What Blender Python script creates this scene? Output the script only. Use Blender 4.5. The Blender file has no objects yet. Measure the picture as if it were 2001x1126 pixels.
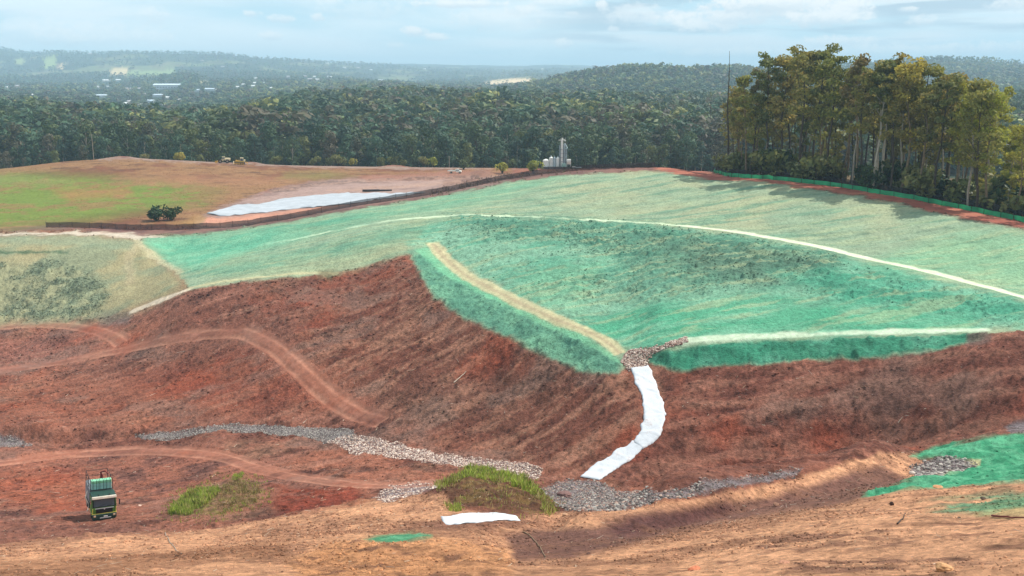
import bpy, bmesh, math, random
import numpy as np
from mathutils import Vector, Matrix
random.seed(7)
RNG = np.random.default_rng(11)
W, H, F = 2001.0, 1126.0, 1922.0            # photograph frame and focal length in pixels
PITCH = math.radians(12.4)
SP, CP = math.sin(PITCH), math.cos(PITCH)
scene = bpy.context.scene
COL = scene.collection

def uv(px, py):
    """pixel -> (x/y, z/y) of its ray in a world whose +Y is the viewing heading"""
    a = (np.asarray(px, float) - W/2)/F; b = (H/2 - np.asarray(py, float))/F
    y = CP + b*SP; z = -SP + b*CP
    return a/y, z/y
def pix(x, y, z):
    d = y*CP - z*SP
    return W/2 + F*x/d, H/2 - F*(y*SP + z*CP)/d

# ------------------------------------------------------------------ noise
def _hash(i, j, s):
    h = (i.astype(np.int64)*374761393 + j.astype(np.int64)*668265263 + s*982451653) & 0x7fffffff
    h = ((h ^ (h >> 13))*1274126177) & 0x7fffffff
    return ((h ^ (h >> 16)) & 0xffff)/32767.5 - 1.0
def vnoise(x, y, s=0):
    i = np.floor(x); j = np.floor(y); fx = x-i; fy = y-j
    fx = fx*fx*fx*(fx*(fx*6-15)+10); fy = fy*fy*fy*(fy*(fy*6-15)+10)
    a = _hash(i, j, s); b = _hash(i+1, j, s); c = _hash(i, j+1, s); d = _hash(i+1, j+1, s)
    return (a*(1-fx)+b*fx)*(1-fy) + (c*(1-fx)+d*fx)*fy
def fbm(x, y, s=0, o=4, g=.5):
    t = np.zeros_like(x); a = 1.; n = 0.
    for k in range(o):
        c, q = math.cos(.6*k+s), math.sin(.6*k+s)
        t += a*vnoise((x*c-y*q)*2**k, (x*q+y*c)*2**k, s+k*17); n += a; a *= g
    return t/n*1.5
def lin(r, g, b):
    return np.array([(c/255/12.92 if c/255 < .04045 else ((c/255+.055)/1.055)**2.4) for c in (r, g, b)])
def sst(a, b, x):
    t = np.clip((x-a)/(b-a), 0, 1); return t*t*(3-2*t)

# ------------------------------------------------------------------ terrain: feature lines (px, py, distance), near to far
LINES = [
 [(-300,1560,5),(2300,1560,5)],
 [(-300,1140,30),(0,1126,31),(600,1126,28),(1000,1126,27),(1500,1126,21),(2001,1126,18),(2300,1110,17)],
 [(-300,1108,47),(0,1092,49),(300,1078,51),(560,1052,53),(700,1036,54),(850,1030,53),(940,1040,50),(1000,1083,44),(1150,1062,46),(1300,1036,53),(1500,990,62),(1700,945,70),(1800,925,74),(2001,905,77),(2300,875,82)],
 [(-300,1095,60),(0,1068,62),(200,1048,63),(400,1040,64),(560,1013,66),(700,985,68),(820,964,70),(890,936,74),(930,928,76),(980,933,76),(1050,968,70),(1090,998,64),(1150,1003,56),(1300,985,56.5),(1500,950,65),(1600,925,70),(1720,887,76),(1800,891,80),(1900,865,82),(2001,850,83),(2300,800,86)],
 [(-300,1082,86),(0,1060,87),(200,1046,88),(300,1040,90),(560,1008,92),(700,990,93),(900,965,97),(1100,990,94),(1300,980,95),(1500,948,99),(1700,912,103),(1850,902,98),(2001,878,94),(2300,840,94)],
 [(-300,872,142),(0,864,141),(150,868,141),(300,855,141),(450,838,141),(600,846,137),(700,860,131),(850,888,122),(1000,920,114),(1100,947,108),(1200,957,106),(1300,952,106),(1500,926,108),(1700,890,110),(1850,866,107),(2001,838,104),(2300,800,101)],
 [(-300,842,144.6),(0,834,143.6),(60,830,143.4),(150,838,143.6),(300,836,143.6),(450,822,143.6),(600,832,139.8),(700,848,133.5),(850,878,124.2),(1000,911,116),(1100,939,109.9),(1200,950,107.8),(1300,946,107.8),(1500,921,109.7),(1700,886,111.6),(1850,862,108.6),(2001,834,105.5),(2300,796,102.5)],
 [(-300,740,172),(0,742,171),(200,732,169),(450,702,164),(600,692,159),(700,690,157),(800,702,151),(1000,780,134),(1130,830,122),(1250,822,119),(1500,810,118),(1700,787,117),(1850,765,114.5),(2001,742,112),(2300,725,110)],
 [(-300,640,207),(0,635,205),(200,622,200),(265,605,198),(370,562,196),(520,543,194.5),(650,537,193.5),(720,520,195),(790,492,198),(830,540,181),(900,608,162),(1000,658,148),(1060,690,141),(1130,725,134),(1215,730,130),(1265,716,131),(1330,720,129),(1500,712,127),(1700,698,124),(1880,672,121.5),(2001,652,120),(2300,650,119)],
 [(-300,548,230),(0,548,227),(270,543,221),(340,530,217),(400,522,213),(600,502,207),(700,482,206.5),(790,474,205),(850,482,202),(900,520,186),(1000,570,165),(1100,620,149),(1215,690,134.5),(1300,668,133.5),(1500,660,132),(1750,654,128),(1930,648,126),(2001,640,125.5),(2300,634,124)],
 [(-300,463,256),(0,463,254),(270,470,247),(340,492,242),(450,488,234),(600,463,230),(750,432,230),(900,420,228),(1100,428,218),(1300,440,202),(1500,467,180),(1700,510,160),(1900,558,145),(2001,585,138),(2300,626,130)],
 [(-300,461.5,259),(0,461.5,257),(270,467,250),(340,470,251),(450,458,248),(600,444,244),(750,427,236),(900,418,233),(1100,425.5,222),(1300,437,206),(1500,463,184),(1700,505,164),(1900,551,149),(2001,577,142),(2300,617,134)],
 [(-300,454,268),(90,449,267),(270,458,259),(400,453,259),(550,433,265),(700,403,273),(840,383,281),(1000,352,289),(1150,334,286),(1290,331,276),(1400,350,255),(1500,356,242),(1700,383,215),(1850,414,195),(2001,444,178),(2300,502,150)],
 [(-300,440,285),(90,441,281),(270,442,282),(400,440,285),(550,424,300),(700,400,312),(840,379,330),(1000,352.5,330),(1150,335.5,328),(1290,332,312),(1400,340,286),(1500,346,272),(1700,366,247),(1850,390,230),(2001,417,212),(2300,455,190)],
 [(-300,392,338),(0,392,340),(300,384,350),(500,387,345),(700,362,380),(900,350,400),(1150,341,420),(1400,343,400),(1700,360,370),(2001,382,350),(2300,390,340)],
 [(-300,347,415),(0,333,425),(150,316,440),(250,312,445),(430,319,450),(600,326,455),(800,328,460),(1000,329,470),(1300,333,480),(1700,345,470),(2001,355,465),(2300,360,460)],
 [(-300,350,520),(0,340,520),(250,327,520),(600,333,525),(1000,336,530),(1300,337,535),(1700,338,540),(2001,340,540),(2300,340,540)],
 [(-300,262,760),(0,262,760),(200,268,760),(330,276,760),(480,270,760),(600,262,760),(1000,266,760),(1300,268,760),(1700,270,760),(2300,275,760)],
 [(-300,236,1150),(0,232,1150),(200,246,1150),(330,252,1150),(480,240,1150),(650,213,1150),(800,213,1150),(950,216,1150),(1050,221,1150),(1200,222,1150),(1400,222,1150),(1700,222,1150),(2300,220,1150)],
 [(-300,212,1650),(0,210,1650),(200,224,1650),(330,228,1650),(480,218,1650),(650,208,1650),(800,203,1650),(950,200,1650),(1100,203,1650),(1250,205,1600),(1400,205,1600),(1700,205,1600),(2300,200,1600)],
 [(-300,186,2500),(0,186,2500),(200,192,2500),(350,190,2500),(500,184,2500),(620,184,2500),(700,178,2500),(760,175,2500),(850,186,2500),(950,187,2500),(1050,172,2400),(1130,154,2350),(1190,145,2350),(1250,139,2350),(1350,144,2400),(1420,140,2500),(1520,150,2600),(1700,160,2600),(2001,165,2600),(2300,160,2600)],
 [(-300,160,3600),(0,168,3600),(130,172,3600),(290,162,3600),(340,154,3600),(370,150,3600),(420,163,3600),(600,160,3600),(800,170,3600),(950,172,3600),(1100,168,3500),(1400,160,3500),(1600,135,3700),(1720,125,3700),(1800,119,3600),(1900,121,3600),(2001,127,3600),(2300,140,3600)],
 [(-300,140,5000),(0,150,5000),(250,146,5000),(400,144,5000),(600,148,5000),(800,163,5000),(960,161,4800),(1040,155,4800),(1120,160,4800),(1400,160,5000),(1700,145,5000),(2300,150,5000)],
 [(-300,96,7500),(0,97,7500),(60,104,7500),(110,101,7200),(150,105,7000),(250,103,7000),(330,106,7000),(430,107,7000),(500,114,7000),(580,120,7300),(660,125,7500),(740,127,8000),(800,131,8000),(900,137,8000),(1000,141,8000),(1070,135,8500),(1130,136,8500),(1250,142,8500),(2300,140,8500)],
 [(-300,126,12000),(600,126,12000),(740,125.5,12000),(900,128,12000),(1000,129,12000),(1080,127.5,12000),(1180,131,12000),(1300,134,12000),(2300,130,12000)],
 [(-300,150,17000),(2300,150,17000)],
]
def pchip_slopes(x, y):
    h = np.diff(x); d = np.diff(y)/h
    m = np.zeros_like(y)
    w1 = 2*h[1:]+h[:-1]; w2 = h[1:]+2*h[:-1]
    ok = d[:-1]*d[1:] > 0
    with np.errstate(divide='ignore', invalid='ignore'):
        mm = (w1+w2)/(w1/d[:-1]+w2/d[1:])
    m[1:-1] = np.where(ok, mm, 0); m[0] = d[0]; m[-1] = d[-1]
    return m
def pchip(x, y, q):
    x = np.asarray(x, float); y = np.asarray(y, float); m = pchip_slopes(x, y)
    q = np.clip(q, x[0], x[-1])
    k = np.clip(np.searchsorted(x, q, side='right')-1, 0, len(x)-2)
    h = x[k+1]-x[k]; t = (q-x[k])/h
    return ((2*t**3-3*t**2+1)*y[k] + (t**3-2*t**2+t)*h*m[k] + (-2*t**3+3*t**2)*y[k+1] + (t**3-t**2)*h*m[k+1])

UC = np.concatenate([np.linspace(-.78, -.56, 70)[:-1], np.linspace(-.56, .56, 1040), np.linspace(.56, .78, 70)[1:]])
def logrows(a, b, n): return np.exp(np.linspace(math.log(a), math.log(b), n, endpoint=False))
YR = np.concatenate([logrows(5, 18, 25), logrows(18, 60, 240), logrows(60, 95, 110), logrows(95, 275, 440), logrows(275, 480, 110), logrows(480, 2600, 110), logrows(2600, 16500, 110)])
NU, NY = len(UC), len(YR)
KV = []; KY = []
for L in LINES:
    p = np.array(L, float); u_, v_ = uv(p[:,0], p[:,1])
    KV.append(pchip(u_, v_, UC)); KY.append(pchip(u_, np.log(p[:,2]), UC))
KV = np.array(KV); KY = np.exp(np.array(KY))
for k in range(1, len(KY)): KY[k] = np.maximum(KY[k], KY[k-1]*1.006)
_t = np.array([.2, .4, .6, .8, .93])[:, None]           # the near slope runs straight from the bottom edge to the toe
_y = KY[1]+(KY[2]-KY[1])*_t; _z = KV[1]*KY[1]+(KV[2]*KY[2]-KV[1]*KY[1])*_t
KY = np.concatenate([KY[:2], _y, KY[2:]]); KV = np.concatenate([KV[:2], _z/_y, KV[2:]])
ZG = np.empty((NY, NU))
for i in range(NU):
    ZG[:, i] = pchip(KY[:, i], KV[:, i]*KY[:, i], YR)
# take the drafting edges off (small moving average along both directions)
for _ in range(2):
    ZG[1:-1] = .25*ZG[:-2]+.5*ZG[1:-1]+.25*ZG[2:]
    ZG[:, 3:-3] = (ZG[:, :-6]+ZG[:, 1:-5]+ZG[:, 2:-4]+ZG[:, 3:-3]+ZG[:, 4:-2]+ZG[:, 5:-1]+ZG[:, 6:])/7
YY = np.repeat(YR[:, None], NU, 1); XX = UC[None, :]*YY
# the near slope is one broad graded face
_k = np.pad(ZG, ((0,0),(90,90)), 'edge')
for _ in range(3):
    _c = np.cumsum(np.pad(_k, ((0,0),(1,0))), 1); _k = np.pad((_c[:, 61:]-_c[:, :-61])/61, ((0,0),(30,30)), 'edge')
_w = sst(52, 36, YY); ZG = ZG*(1-_w)+_k[:, 90:-90]*_w
# hills far away get relief of their own
far = sst(2200, 4500, YY)
ZG += far*(fbm(XX/420, YY/420, 3, 4)*14)
# heaps of dirt on the plateau
for _px, _y, _h, _r, _s in ((240,452,1.2,5.5,2.0),(492,455,1.2,4,1.8),(940,408,2.4,5,2.2),(878,352,2.0,5,1.8),(925,372,1.4,4,2.0),(770,462,1.3,4,2.0),(700,398,.8,4,3.5),(820,404,.7,4,4)):
    _x = float(uv(_px, 330)[0])*_y; ZG += _h*np.exp(-(((XX-_x)/_s)**2+(YY-_y)**2)/(_r*_r)*2)
Z0 = ZG.copy()                                # smooth ground, for placing things

def bil(G, x, y):
    x = np.asarray(x, float); y = np.asarray(y, float)
    fi = np.interp(x/y, UC, np.arange(NU)); fj = np.interp(y, YR, np.arange(NY))
    i = np.clip(fi.astype(int), 0, NU-2); j = np.clip(fj.astype(int), 0, NY-2); a = fi-i; b = fj-j
    return (G[j, i]*(1-a)+G[j, i+1]*a)*(1-b) + (G[j+1, i]*(1-a)+G[j+1, i+1]*a)*b
def gz(x, y): return bil(ZG, x, y)
def hit(px, py, ymin=12):
    """first point of the smooth ground along the ray of a pixel"""
    px = np.atleast_1d(np.asarray(px, float)); py = np.atleast_1d(np.asarray(py, float))
    out = []
    for a, b in zip(px, py):
        u, v = (float(t) for t in uv(a, b))
        fi = np.clip(np.interp(u, UC, np.arange(NU)), 0, NU-1.001); i = int(fi); t = fi-i
        vz = (Z0[:, i]*(1-t)+Z0[:, i+1]*t)/YR
        ok = (vz >= v) & (YR > ymin)
        j = int(np.argmax(ok)) if ok.any() else NY-1
        j = max(j, 1)
        d = vz[j]-vz[j-1]
        y = YR[j] if abs(d) < 1e-9 or not vz[j-1] < v else YR[j-1]+(YR[j]-YR[j-1])*(v-vz[j-1])/d
        out.append((u*y, y, v*y))
    return np.array(out)
def hit1(px, py): return hit([px], [py])[0]
def at(px, y, py=None):
    """ground point at distance y in the direction of pixel column px"""
    u = float(uv(px, 400 if py is None else py)[0])
    return np.array([u*y, y, float(gz(u*y, y))])

# ------------------------------------------------------------------ what the ground is made of (albedo per vertex)
PX, PY = pix(XX, YY, Z0)
V = Z0/YY
vis = V >= np.maximum.accumulate(V, 0)-1e-6
idx = np.where(vis, np.arange(NY)[:, None], NY*2)
nxt = np.minimum.accumulate(idx[::-1], 0)[::-1]       # next visible row farther out
idp = np.maximum.accumulate(np.where(vis, np.arange(NY)[:, None], -1), 0)
use = np.where(nxt < NY*2, nxt, idp)
jj = np.arange(NY)[:, None]
near_ = (jj-idp)*3 < (use-jj)                          # the back of a crest keeps the crest's own soil
use = np.where(near_ & ~vis & (idp >= 0), idp, use)
ii = np.arange(NU)[None, :].repeat(NY, 0)
QX, QY = PX[use, ii], PY[use, ii]
wob = np.clip(60/YY, .2, 1.2)
N1 = fbm(XX/3.1, YY/3.1, 21, 4); N2 = fbm(XX/3.1, YY/3.1, 37, 4)
QX = QX + N1*5; QY = QY + N2*3.2

C = np.empty((NY, NU, 3)); ZONE = np.zeros((NY, NU), np.int8); ROUGH = np.full((NY, NU), 1.0)
def spoly(poly):
    """signed distance in pixels to a polygon drawn on the ground, positive inside (only near it)"""
    p = np.array(poly, float)
    x0, y0 = p.min(0)-60; x1, y1 = p.max(0)+60
    D = np.full((NY, NU), -1e3)
    m = (QX > x0) & (QX < x1) & (QY > y0) & (QY < y1)
    qx, qy = QX[m], QY[m]; d = np.full(qx.shape, 1e9); ins = np.zeros(qx.shape, bool)
    for a, b in zip(p, np.roll(p, -1, 0)):
        e = b-a; wx = qx-a[0]; wy = qy-a[1]
        t = np.clip((wx*e[0]+wy*e[1])/max(e@e, 1e-9), 0, 1)
        d = np.minimum(d, (wx-e[0]*t)**2+(wy-e[1]*t)**2)
        if a[1] != b[1]:
            c = (a[1] > qy) != (b[1] > qy)
            ins ^= c & (qx < (b[0]-a[0])*(qy-a[1])/(b[1]-a[1])+a[0])
    D[m] = np.where(ins, 1, -1)*np.sqrt(d)
    return D
def paint(mask, rgb, k=1.0):
    m = (mask*k)[..., None]; C[...] = C*(1-m) + (rgb if np.ndim(rgb) == 3 else np.asarray(rgb))*m
def zone(poly, rgb, f=3, k=1.0, z=None, rough=None):
    D = spoly(poly); m = sst(-f, f, D); paint(m, rgb, k)
    if z is not None: ZONE[D > 0] = z
    if rough is not None: ROUGH[...] = ROUGH*(1-m)+rough*m
    return m
def mixc(a, b, t): return a*(1-t[..., None]) + b*t[..., None]
def path_d(pts, closed=False):
    """distance in metres on the map to a line whose pixel points lie on the ground, and the position along it"""
    g = hit([p[0] for p in pts], [p[1] for p in pts])[:, :2]
    pad = 12; m = (XX > g[:,0].min()-pad) & (XX < g[:,0].max()+pad) & (YY > g[:,1].min()-pad) & (YY < g[:,1].max()+pad)
    D = np.full((NY, NU), 1e3); x, y = XX[m], YY[m]; d = np.full(x.shape, 1e3)
    for q, (a, b) in enumerate(zip(g[:-1], g[1:])):
        e = b-a; tr_ = ((x-a[0])*e[0]+(y-a[1])*e[1])/max(e@e, 1e-9); t = np.clip(tr_, 0, 1); dd = np.hypot(x-a[0]-e[0]*t, y-a[1]-e[1]*t)
        if q == len(g)-2: dd = np.where(tr_ > 1, 1e3, dd)
        d = np.minimum(d, dd)
    D[m] = d
    return D
def dense(pts, n=60):
    p = np.array(pts, float); s = np.concatenate([[0], np.cumsum(np.hypot(*np.diff(p, axis=0).T))])
    q = np.linspace(0, s[-1], n)
    return np.stack([pchip(s, p[:,0], q), pchip(s, p[:,1], q)], 1)

# noises in world metres
def rot(a): c, s = math.cos(a), math.sin(a); return XX*c+YY*s, -XX*s+YY*c
nb = fbm(XX/14, YY/14, 5, 4); nm = fbm(XX/4.2, YY/4.2, 9, 4); nf = fbm(XX/.9, YY/.9, 13, 3)
ax, ay = rot(.12); st1 = fbm(ax/9, ay/1.1, 41, 4)          # streaks running across the right bank
bx, by = rot(-.75); st2 = fbm(bx/7, by/1.0, 43, 4)         # streaks running up the middle bank
def rills(A, B, ln, wd, seed, th=.14):
    """thin broken lines left by the machines, running along the ground from pixel A towards pixel B"""
    a = hit1(*A); b = hit1(*B); an = math.atan2(b[1]-a[1], b[0]-a[0]); rx, ry = rot(an)
    ry = ry+.5*fbm(XX/9, YY/9, seed+1, 3)+.18*nf; n = vnoise(rx/ln, ry/wd, seed)
    brk = sst(-.35, .35, fbm(rx/5, ry/1.2, seed+2, 3))
    return np.clip(1-np.abs(n)/th, 0, 1)*brk, fbm(rx/8, ry/1.3, seed+3, 4)
RL_R, ST_R = rills((1400,832), (1700,776), 16, 1.3, 201); RL_M, ST_M = rills((780,800), (930,716), 12, 1.3, 211); RL_L, ST_L = rills((330,640), (560,572), 14, 1.4, 221)
RL_G, ST_G = rills((1000,610), (1400,530), 13, 1.5, 231); RL_U, ST_U = rills((1100,420), (1450,366), 18, 2.6, 241, .1); RL_F, ST_F = rills((1300,1080), (1900,1040), 5, .45, 251)
RL_E, ST_E = rills((1740,800), (1985,748), 16, 1.4, 271); _e = sst(1560, 1800, PX); RL_R = RL_R*(1-_e)+RL_E*_e; ST_R = ST_R*(1-_e)+ST_E*_e
m_r = sst(1180, 1300, PX); m_l = sst(760, 620, PX)*sst(700, 600, PY)
RLD = RL_R*m_r+(1-m_r)*(RL_L*m_l+RL_M*(1-m_l)); STD = ST_R*m_r+(1-m_r)*(ST_L*m_l+ST_M*(1-m_l)); st1 = ST_R; st2 = ST_M*(1-m_l)+ST_L*m_l
# --- red soil everywhere first
RED = lin(132, 86, 70); REDO = lin(156, 97, 74); REDD = lin(84, 51, 44); REDP = lin(146, 96, 82); GREYP = lin(112, 84, 78)
C[...] = RED
paint(sst(-.2, .7, nb), REDO, .6); paint(sst(-.1, .8, nm+.3*st2), REDD, .75); paint(sst(.2, .8, nf*.5+st2*.8), REDP, .45); paint(sst(.25,.8,fbm(XX/8,YY/8,115,4)), lin(132,100,80), .5); paint(sst(.3,.9,fbm(XX/22,YY/5,117,4)), lin(104,60,48), .5)
ROUGH[...] = 1.45
# right and middle dark banks
zone([(1290,725),(1500,716),(1700,702),(1880,680),(2001,655),(2300,660),(2300,860),(2001,840),(1800,890),(1500,925),(1300,940),(1180,940),(1230,880),(1300,800)],
     mixc(lin(108,63,51), lin(150,98,80), sst(-.4,.6,st1+.3*nf)), 12, .85, rough=1.3)
paint(sst(.1, .7, st1)*sst(-12,12,spoly([(1290,725),(1500,716),(1700,702),(1880,680),(2001,655),(2300,660),(2300,860),(2001,840),(1800,890),(1500,925),(1300,940),(1180,940),(1230,880),(1300,800)])), lin(78,44,40), .6)
zone([(790,492),(830,540),(900,612),(1060,690),(1130,728),(1230,732),(1258,812),(1238,862),(1130,930),(1050,905),(900,850),(760,800),(640,720),(560,660),(640,590)],
     mixc(lin(98,56,44), lin(140,98,78), sst(-.4,.6,st2+.4*nf)), 25, .7, rough=1.5)
zone([(700,760),(1000,730),(1130,740),(1000,800),(800,830)], lin(116,84,70), 40, .45)
zone([(380,610),(560,560),(780,500),(830,560),(760,640),(600,640),(450,640),(330,640)], mixc(lin(112,62,48), lin(138,98,82), sst(-.1,.7,nf*.6+nm*.5)), 30, .55)
zone([(250,740),(480,680),(560,720),(640,790),(500,810),(300,790)], lin(128,62,44), 30, .6)
zone([(520,990),(560,960),(700,950),(720,985),(560,1010)], lin(128,54,38), 14, .8)
zone([(-300,660),(200,660),(250,690),(0,720),(-300,730)], lin(140,92,80), 20, .5)
zone([(-300,750),(250,740),(480,800),(200,835),(-300,830)], lin(146,86,64), 26, .55, rough=.8)
zone([(-300,880),(120,880),(420,890),(520,930),(480,990),(330,1010),(100,1040),(-300,1040)], mixc(lin(150,92,72), lin(120,80,70), sst(-.3,.6,nm+.4*nb)), 22, .6, rough=.8)
zone([(-60,930),(150,920),(170,960),(120,1000),(-60,980)], lin(166,88,58), 18, .5)
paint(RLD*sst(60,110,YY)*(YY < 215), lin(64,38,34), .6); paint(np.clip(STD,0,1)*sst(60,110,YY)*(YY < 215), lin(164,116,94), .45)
paint(sst(.3,.75,fbm(XX/13,YY/13,261,4))*sst(60,110,YY), lin(150,72,48), .45); paint(sst(.3,.7,fbm(XX/10,YY/7,263,4))*sst(60,110,YY), lin(128,104,92), .4)
# foreground: orange bank
ORG = mixc(lin(212,156,118), lin(178,128,98), sst(-.4,.7,nm*.7+nf*.6))
FG = [(-400,1097),(0,1068),(100,1058),(200,1048),(330,1044),(430,1034),(560,1012),(700,984),(820,964),(870,968),(905,1000),(1000,1012),(1090,1004),(1150,1003),(1300,985),(1500,950),(1600,925),(1720,886),(1790,890),(1840,930),(2001,905),(2400,860),(2400,1900),(-400,1900)]
zone(FG, ORG, 5, z=1, rough=1.0)
zone([(1300,1126),(1400,1060),(1700,1010),(2001,980),(2300,960),(2300,1600),(1300,1600)], mixc(lin(216,160,122), lin(140,100,80), sst(.0,.7,nf*.9+.4*nm)), 30, .8, rough=1.3)
zone([(-400,1130),(0,1100),(300,1082),(560,1060),(560,1090),(200,1126),(-400,1150)], lin(140,94,66), 14, .6)
zone([(560,1100),(650,1060),(900,1060),(1000,1085),(1000,1130),(600,1140)], mixc(lin(208,146,98), lin(126,86,64), sst(.2,.8,nf)), 14, .7, rough=1.8)
zone([(985,1050),(1050,1035),(1160,1030),(1300,1005),(1500,972),(1640,935),(1720,908),(1790,945),(1700,975),(1500,1010),(1300,1046),(1200,1075),(1120,1096),(1010,1102)], mixc(lin(106,72,66), lin(122,86,74), sst(-.3,.6,nm)), 10, .9, rough=.8)  # berm face toned darker, its shade put into the soil colour
zone([(1180,1018),(1300,995),(1420,975),(1440,1000),(1300,1040),(1210,1050)], lin(84,52,52), 14, .7, rough=1.4)
zone([(900,1005),(1000,1016),(1060,1022),(960,1040),(840,1046),(760,1040)], lin(120,80,66), 10, .7)
FGm = sst(-4, 8, spoly(FG)); paint(FGm*RL_F*sst(55,25,YY), lin(112,74,56), .55); paint(FGm*sst(.15,.7,ST_F+.4*nf), lin(140,98,74), .45)
# grass mound and scrubby mound
zone([(880,930),(930,920),(985,925),(1045,950),(1085,990),(1070,1008),(980,1000),(905,990),(870,965)], mixc(lin(96,66,48), lin(126,100,60), sst(-.1,.7,nf)), 8, .9, rough=1.6)
zone([(330,1008),(360,970),(400,950),(470,930),(510,945),(505,985),(420,1008)], mixc(lin(128,98,72), lin(110,100,52), sst(.1,.6,nf)), 12, .9, rough=1.4)
# mulch sprayed on the near slope
MG = mixc(lin(60,140,102), lin(92,166,126), sst(-.3,.5,nf+.3*nm))
zone([(1778,893),(1830,874),(1900,861),(2001,848),(2400,800),(2400,925),(2001,948),(1900,953),(1800,962),(1720,972),(1682,974),(1700,962),(1760,948),(1800,940),(1840,930),(1885,921),(1912,908),(1890,899),(1830,893)], MG, 4, 1.0, z=2, rough=1.4)
zone([(1870,903),(1915,899),(1912,910),(1890,914)], lin(196,186,140), 3, .9)
zone([(1800,985),(1870,972),(1960,966),(2050,958),(2050,1006),(1950,1006),(1880,1000),(1830,996)], MG, 12, .8*sst(-.5,.25,nm+.4*nf), rough=1.3)
zone([(1900,1000),(1980,985),(2050,985),(2050,1010),(1940,1010)], lin(190,176,122), 8, .6)
zone([(708,1058),(745,1050),(800,1044),(845,1050),(840,1060),(780,1065),(730,1064)], MG, 5, .95, z=2, rough=1.2)
# gravel drains and rock aprons
GRV = mixc(lin(136,126,128), lin(104,92,92), sst(-.3,.5,nf))
GR1 = [(-300,860),(0,850),(30,856),(60,868),(0,872),(-300,878)]
GR2 = [(270,852),(330,846),(400,838),(450,829),(520,832),(600,838),(690,843),(700,858),(640,862),(560,852),(500,842),(430,840),(380,848),(300,860)]
GR3 = [(640,862),(700,852),(770,868),(850,888),(950,898),(1030,908),(1058,920),(1050,938),(980,925),(900,912),(800,898),(700,885)]
GR4 = [(730,975),(760,952),(820,945),(860,950),(800,968),(750,982)]
GR5 = [(1060,960),(1110,940),(1170,945),(1200,962),(1300,963),(1370,946),(1480,932),(1570,916),(1560,928),(1480,946),(1380,962),(1290,980),(1200,1000),(1130,1000),(1085,990)]
GR6 = [(1216,706),(1230,690),(1262,684),(1310,668),(1340,661),(1340,666),(1295,676),(1272,694),(1258,722),(1228,722)]
GR7 = [(1780,915),(1830,895),(1880,898),(1905,908),(1880,920),(1830,930),(1800,938)]
GR8 = [(1960,838),(2010,826),(2300,790),(2300,812),(2010,846),(1975,848)]
GRAVELS = [GR1, GR2, GR3, GR4, GR5, GR6, GR7, GR8]
for g in GRAVELS: zone(g, GRV, 4, .9, z=4, rough=.6)
zone([(200,612),(262,606),(250,630),(190,634)], lin(112,98,92), 8, .8)
# wheel tracks on the red floor
TR = [[(-120,745),(0,725),(100,711),(250,681),(380,655),(470,650),(530,675),(580,715),(640,770),(700,808),(750,824)],
      [(-120,648),(0,640),(100,634),(170,641),(220,656),(240,670)],
      [(-120,920),(0,905),(150,887),(300,881),(420,890),(520,920),(640,941),(760,950),(850,945)]]
for k, t in enumerate(TR):
    D = path_d(dense(t)); wv = fbm(XX/5, YY/5, 60+k, 3)*.35
    paint(sst(2.6, 1.2, D+wv*1.4), lin(150,98,78), .4*sst(-.9,.2,nb+nm*.6)); ROUGH[...] = np.where(D < 2.1, ROUGH*.4, ROUGH)
    paint(sst(.62, .15, np.abs(D-1.1)+wv*.9), lin(180,128,104), .5*sst(-.8,.3,nm+.5*nb))
    ZONE[D < 1.9] = 3
# --- green hydromulched slopes
GREEN = [(272,468),(400,458),(550,437),(700,408),(840,387),(1000,356),(1150,339),(1290,334),(1345,340),(1400,350),(1500,357),(1600,372),(1700,388),(1850,420),(2001,452),(2400,530),(2400,700),(2001,646),(1935,655),(1880,674),(1800,690),(1700,699),(1600,706),(1500,712),(1400,718),(1330,724),(1280,712),(1258,700),(1225,716),(1205,730),(1130,727),(1060,692),(1000,662),(900,617),(850,584),(828,545),(800,494),(720,520),(650,537),(520,546),(400,562),(370,566),(352,540),(300,500)]
PALE = lin(140,158,130); MID = lin(112,158,126); CLEAR = np.zeros((NY, NU), bool)
zone(GREEN, mixc(mixc(PALE, lin(156,162,130), sst(-.3,.6,nb)), lin(116,146,120), sst(.05,.6,fbm(ax/16,ay/3,119,4))), 4, z=2, rough=.9)
zone([(272,468),(550,437),(840,387),(1000,356),(1100,345),(1000,380),(880,410),(740,428),(600,465),(480,495),(370,520),(320,510)], mixc(MID, lin(84,152,122), sst(-.3,.5,nb)), 18, .85)
zone([(350,530),(480,505),(620,480),(780,440),(880,425),(960,450),(860,480),(790,480),(700,500),(600,515),(440,540)], mixc(lin(98,146,118), lin(124,154,122), sst(-.3,.5,nm)), 10, .7)
zone([(460,540),(600,510),(720,490),(790,470),(800,492),(720,520),(650,536)], lin(152,156,122), 12, .75)
# upper bowl face
FACE = [(800,482),(840,440),(900,424),(1100,431),(1300,444),(1500,472),(1700,516),(1900,566),(2001,592),(2400,660),(2400,700),(2001,640),(1800,650),(1500,660),(1320,668),(1240,686),(1180,660),(1080,610),(980,560),(900,515),(860,480)]
fm = zone(FACE, mixc(lin(96,154,126), lin(124,166,138), sst(-.3,.5,nb+.4*nm+.4*ST_G)), 6, 1.0, rough=1.3)
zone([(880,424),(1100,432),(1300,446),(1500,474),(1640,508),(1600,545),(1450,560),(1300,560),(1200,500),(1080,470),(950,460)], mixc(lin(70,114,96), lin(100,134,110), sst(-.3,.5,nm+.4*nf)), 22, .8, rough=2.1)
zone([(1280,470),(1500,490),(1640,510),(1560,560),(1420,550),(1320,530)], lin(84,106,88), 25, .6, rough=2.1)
zone([(1060,560),(1180,520),(1330,500),(1420,560),(1300,590),(1150,590)], mixc(lin(82,132,110), lin(110,144,116), sst(-.3,.5,st2)), 16, .55, rough=1.8)
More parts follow.
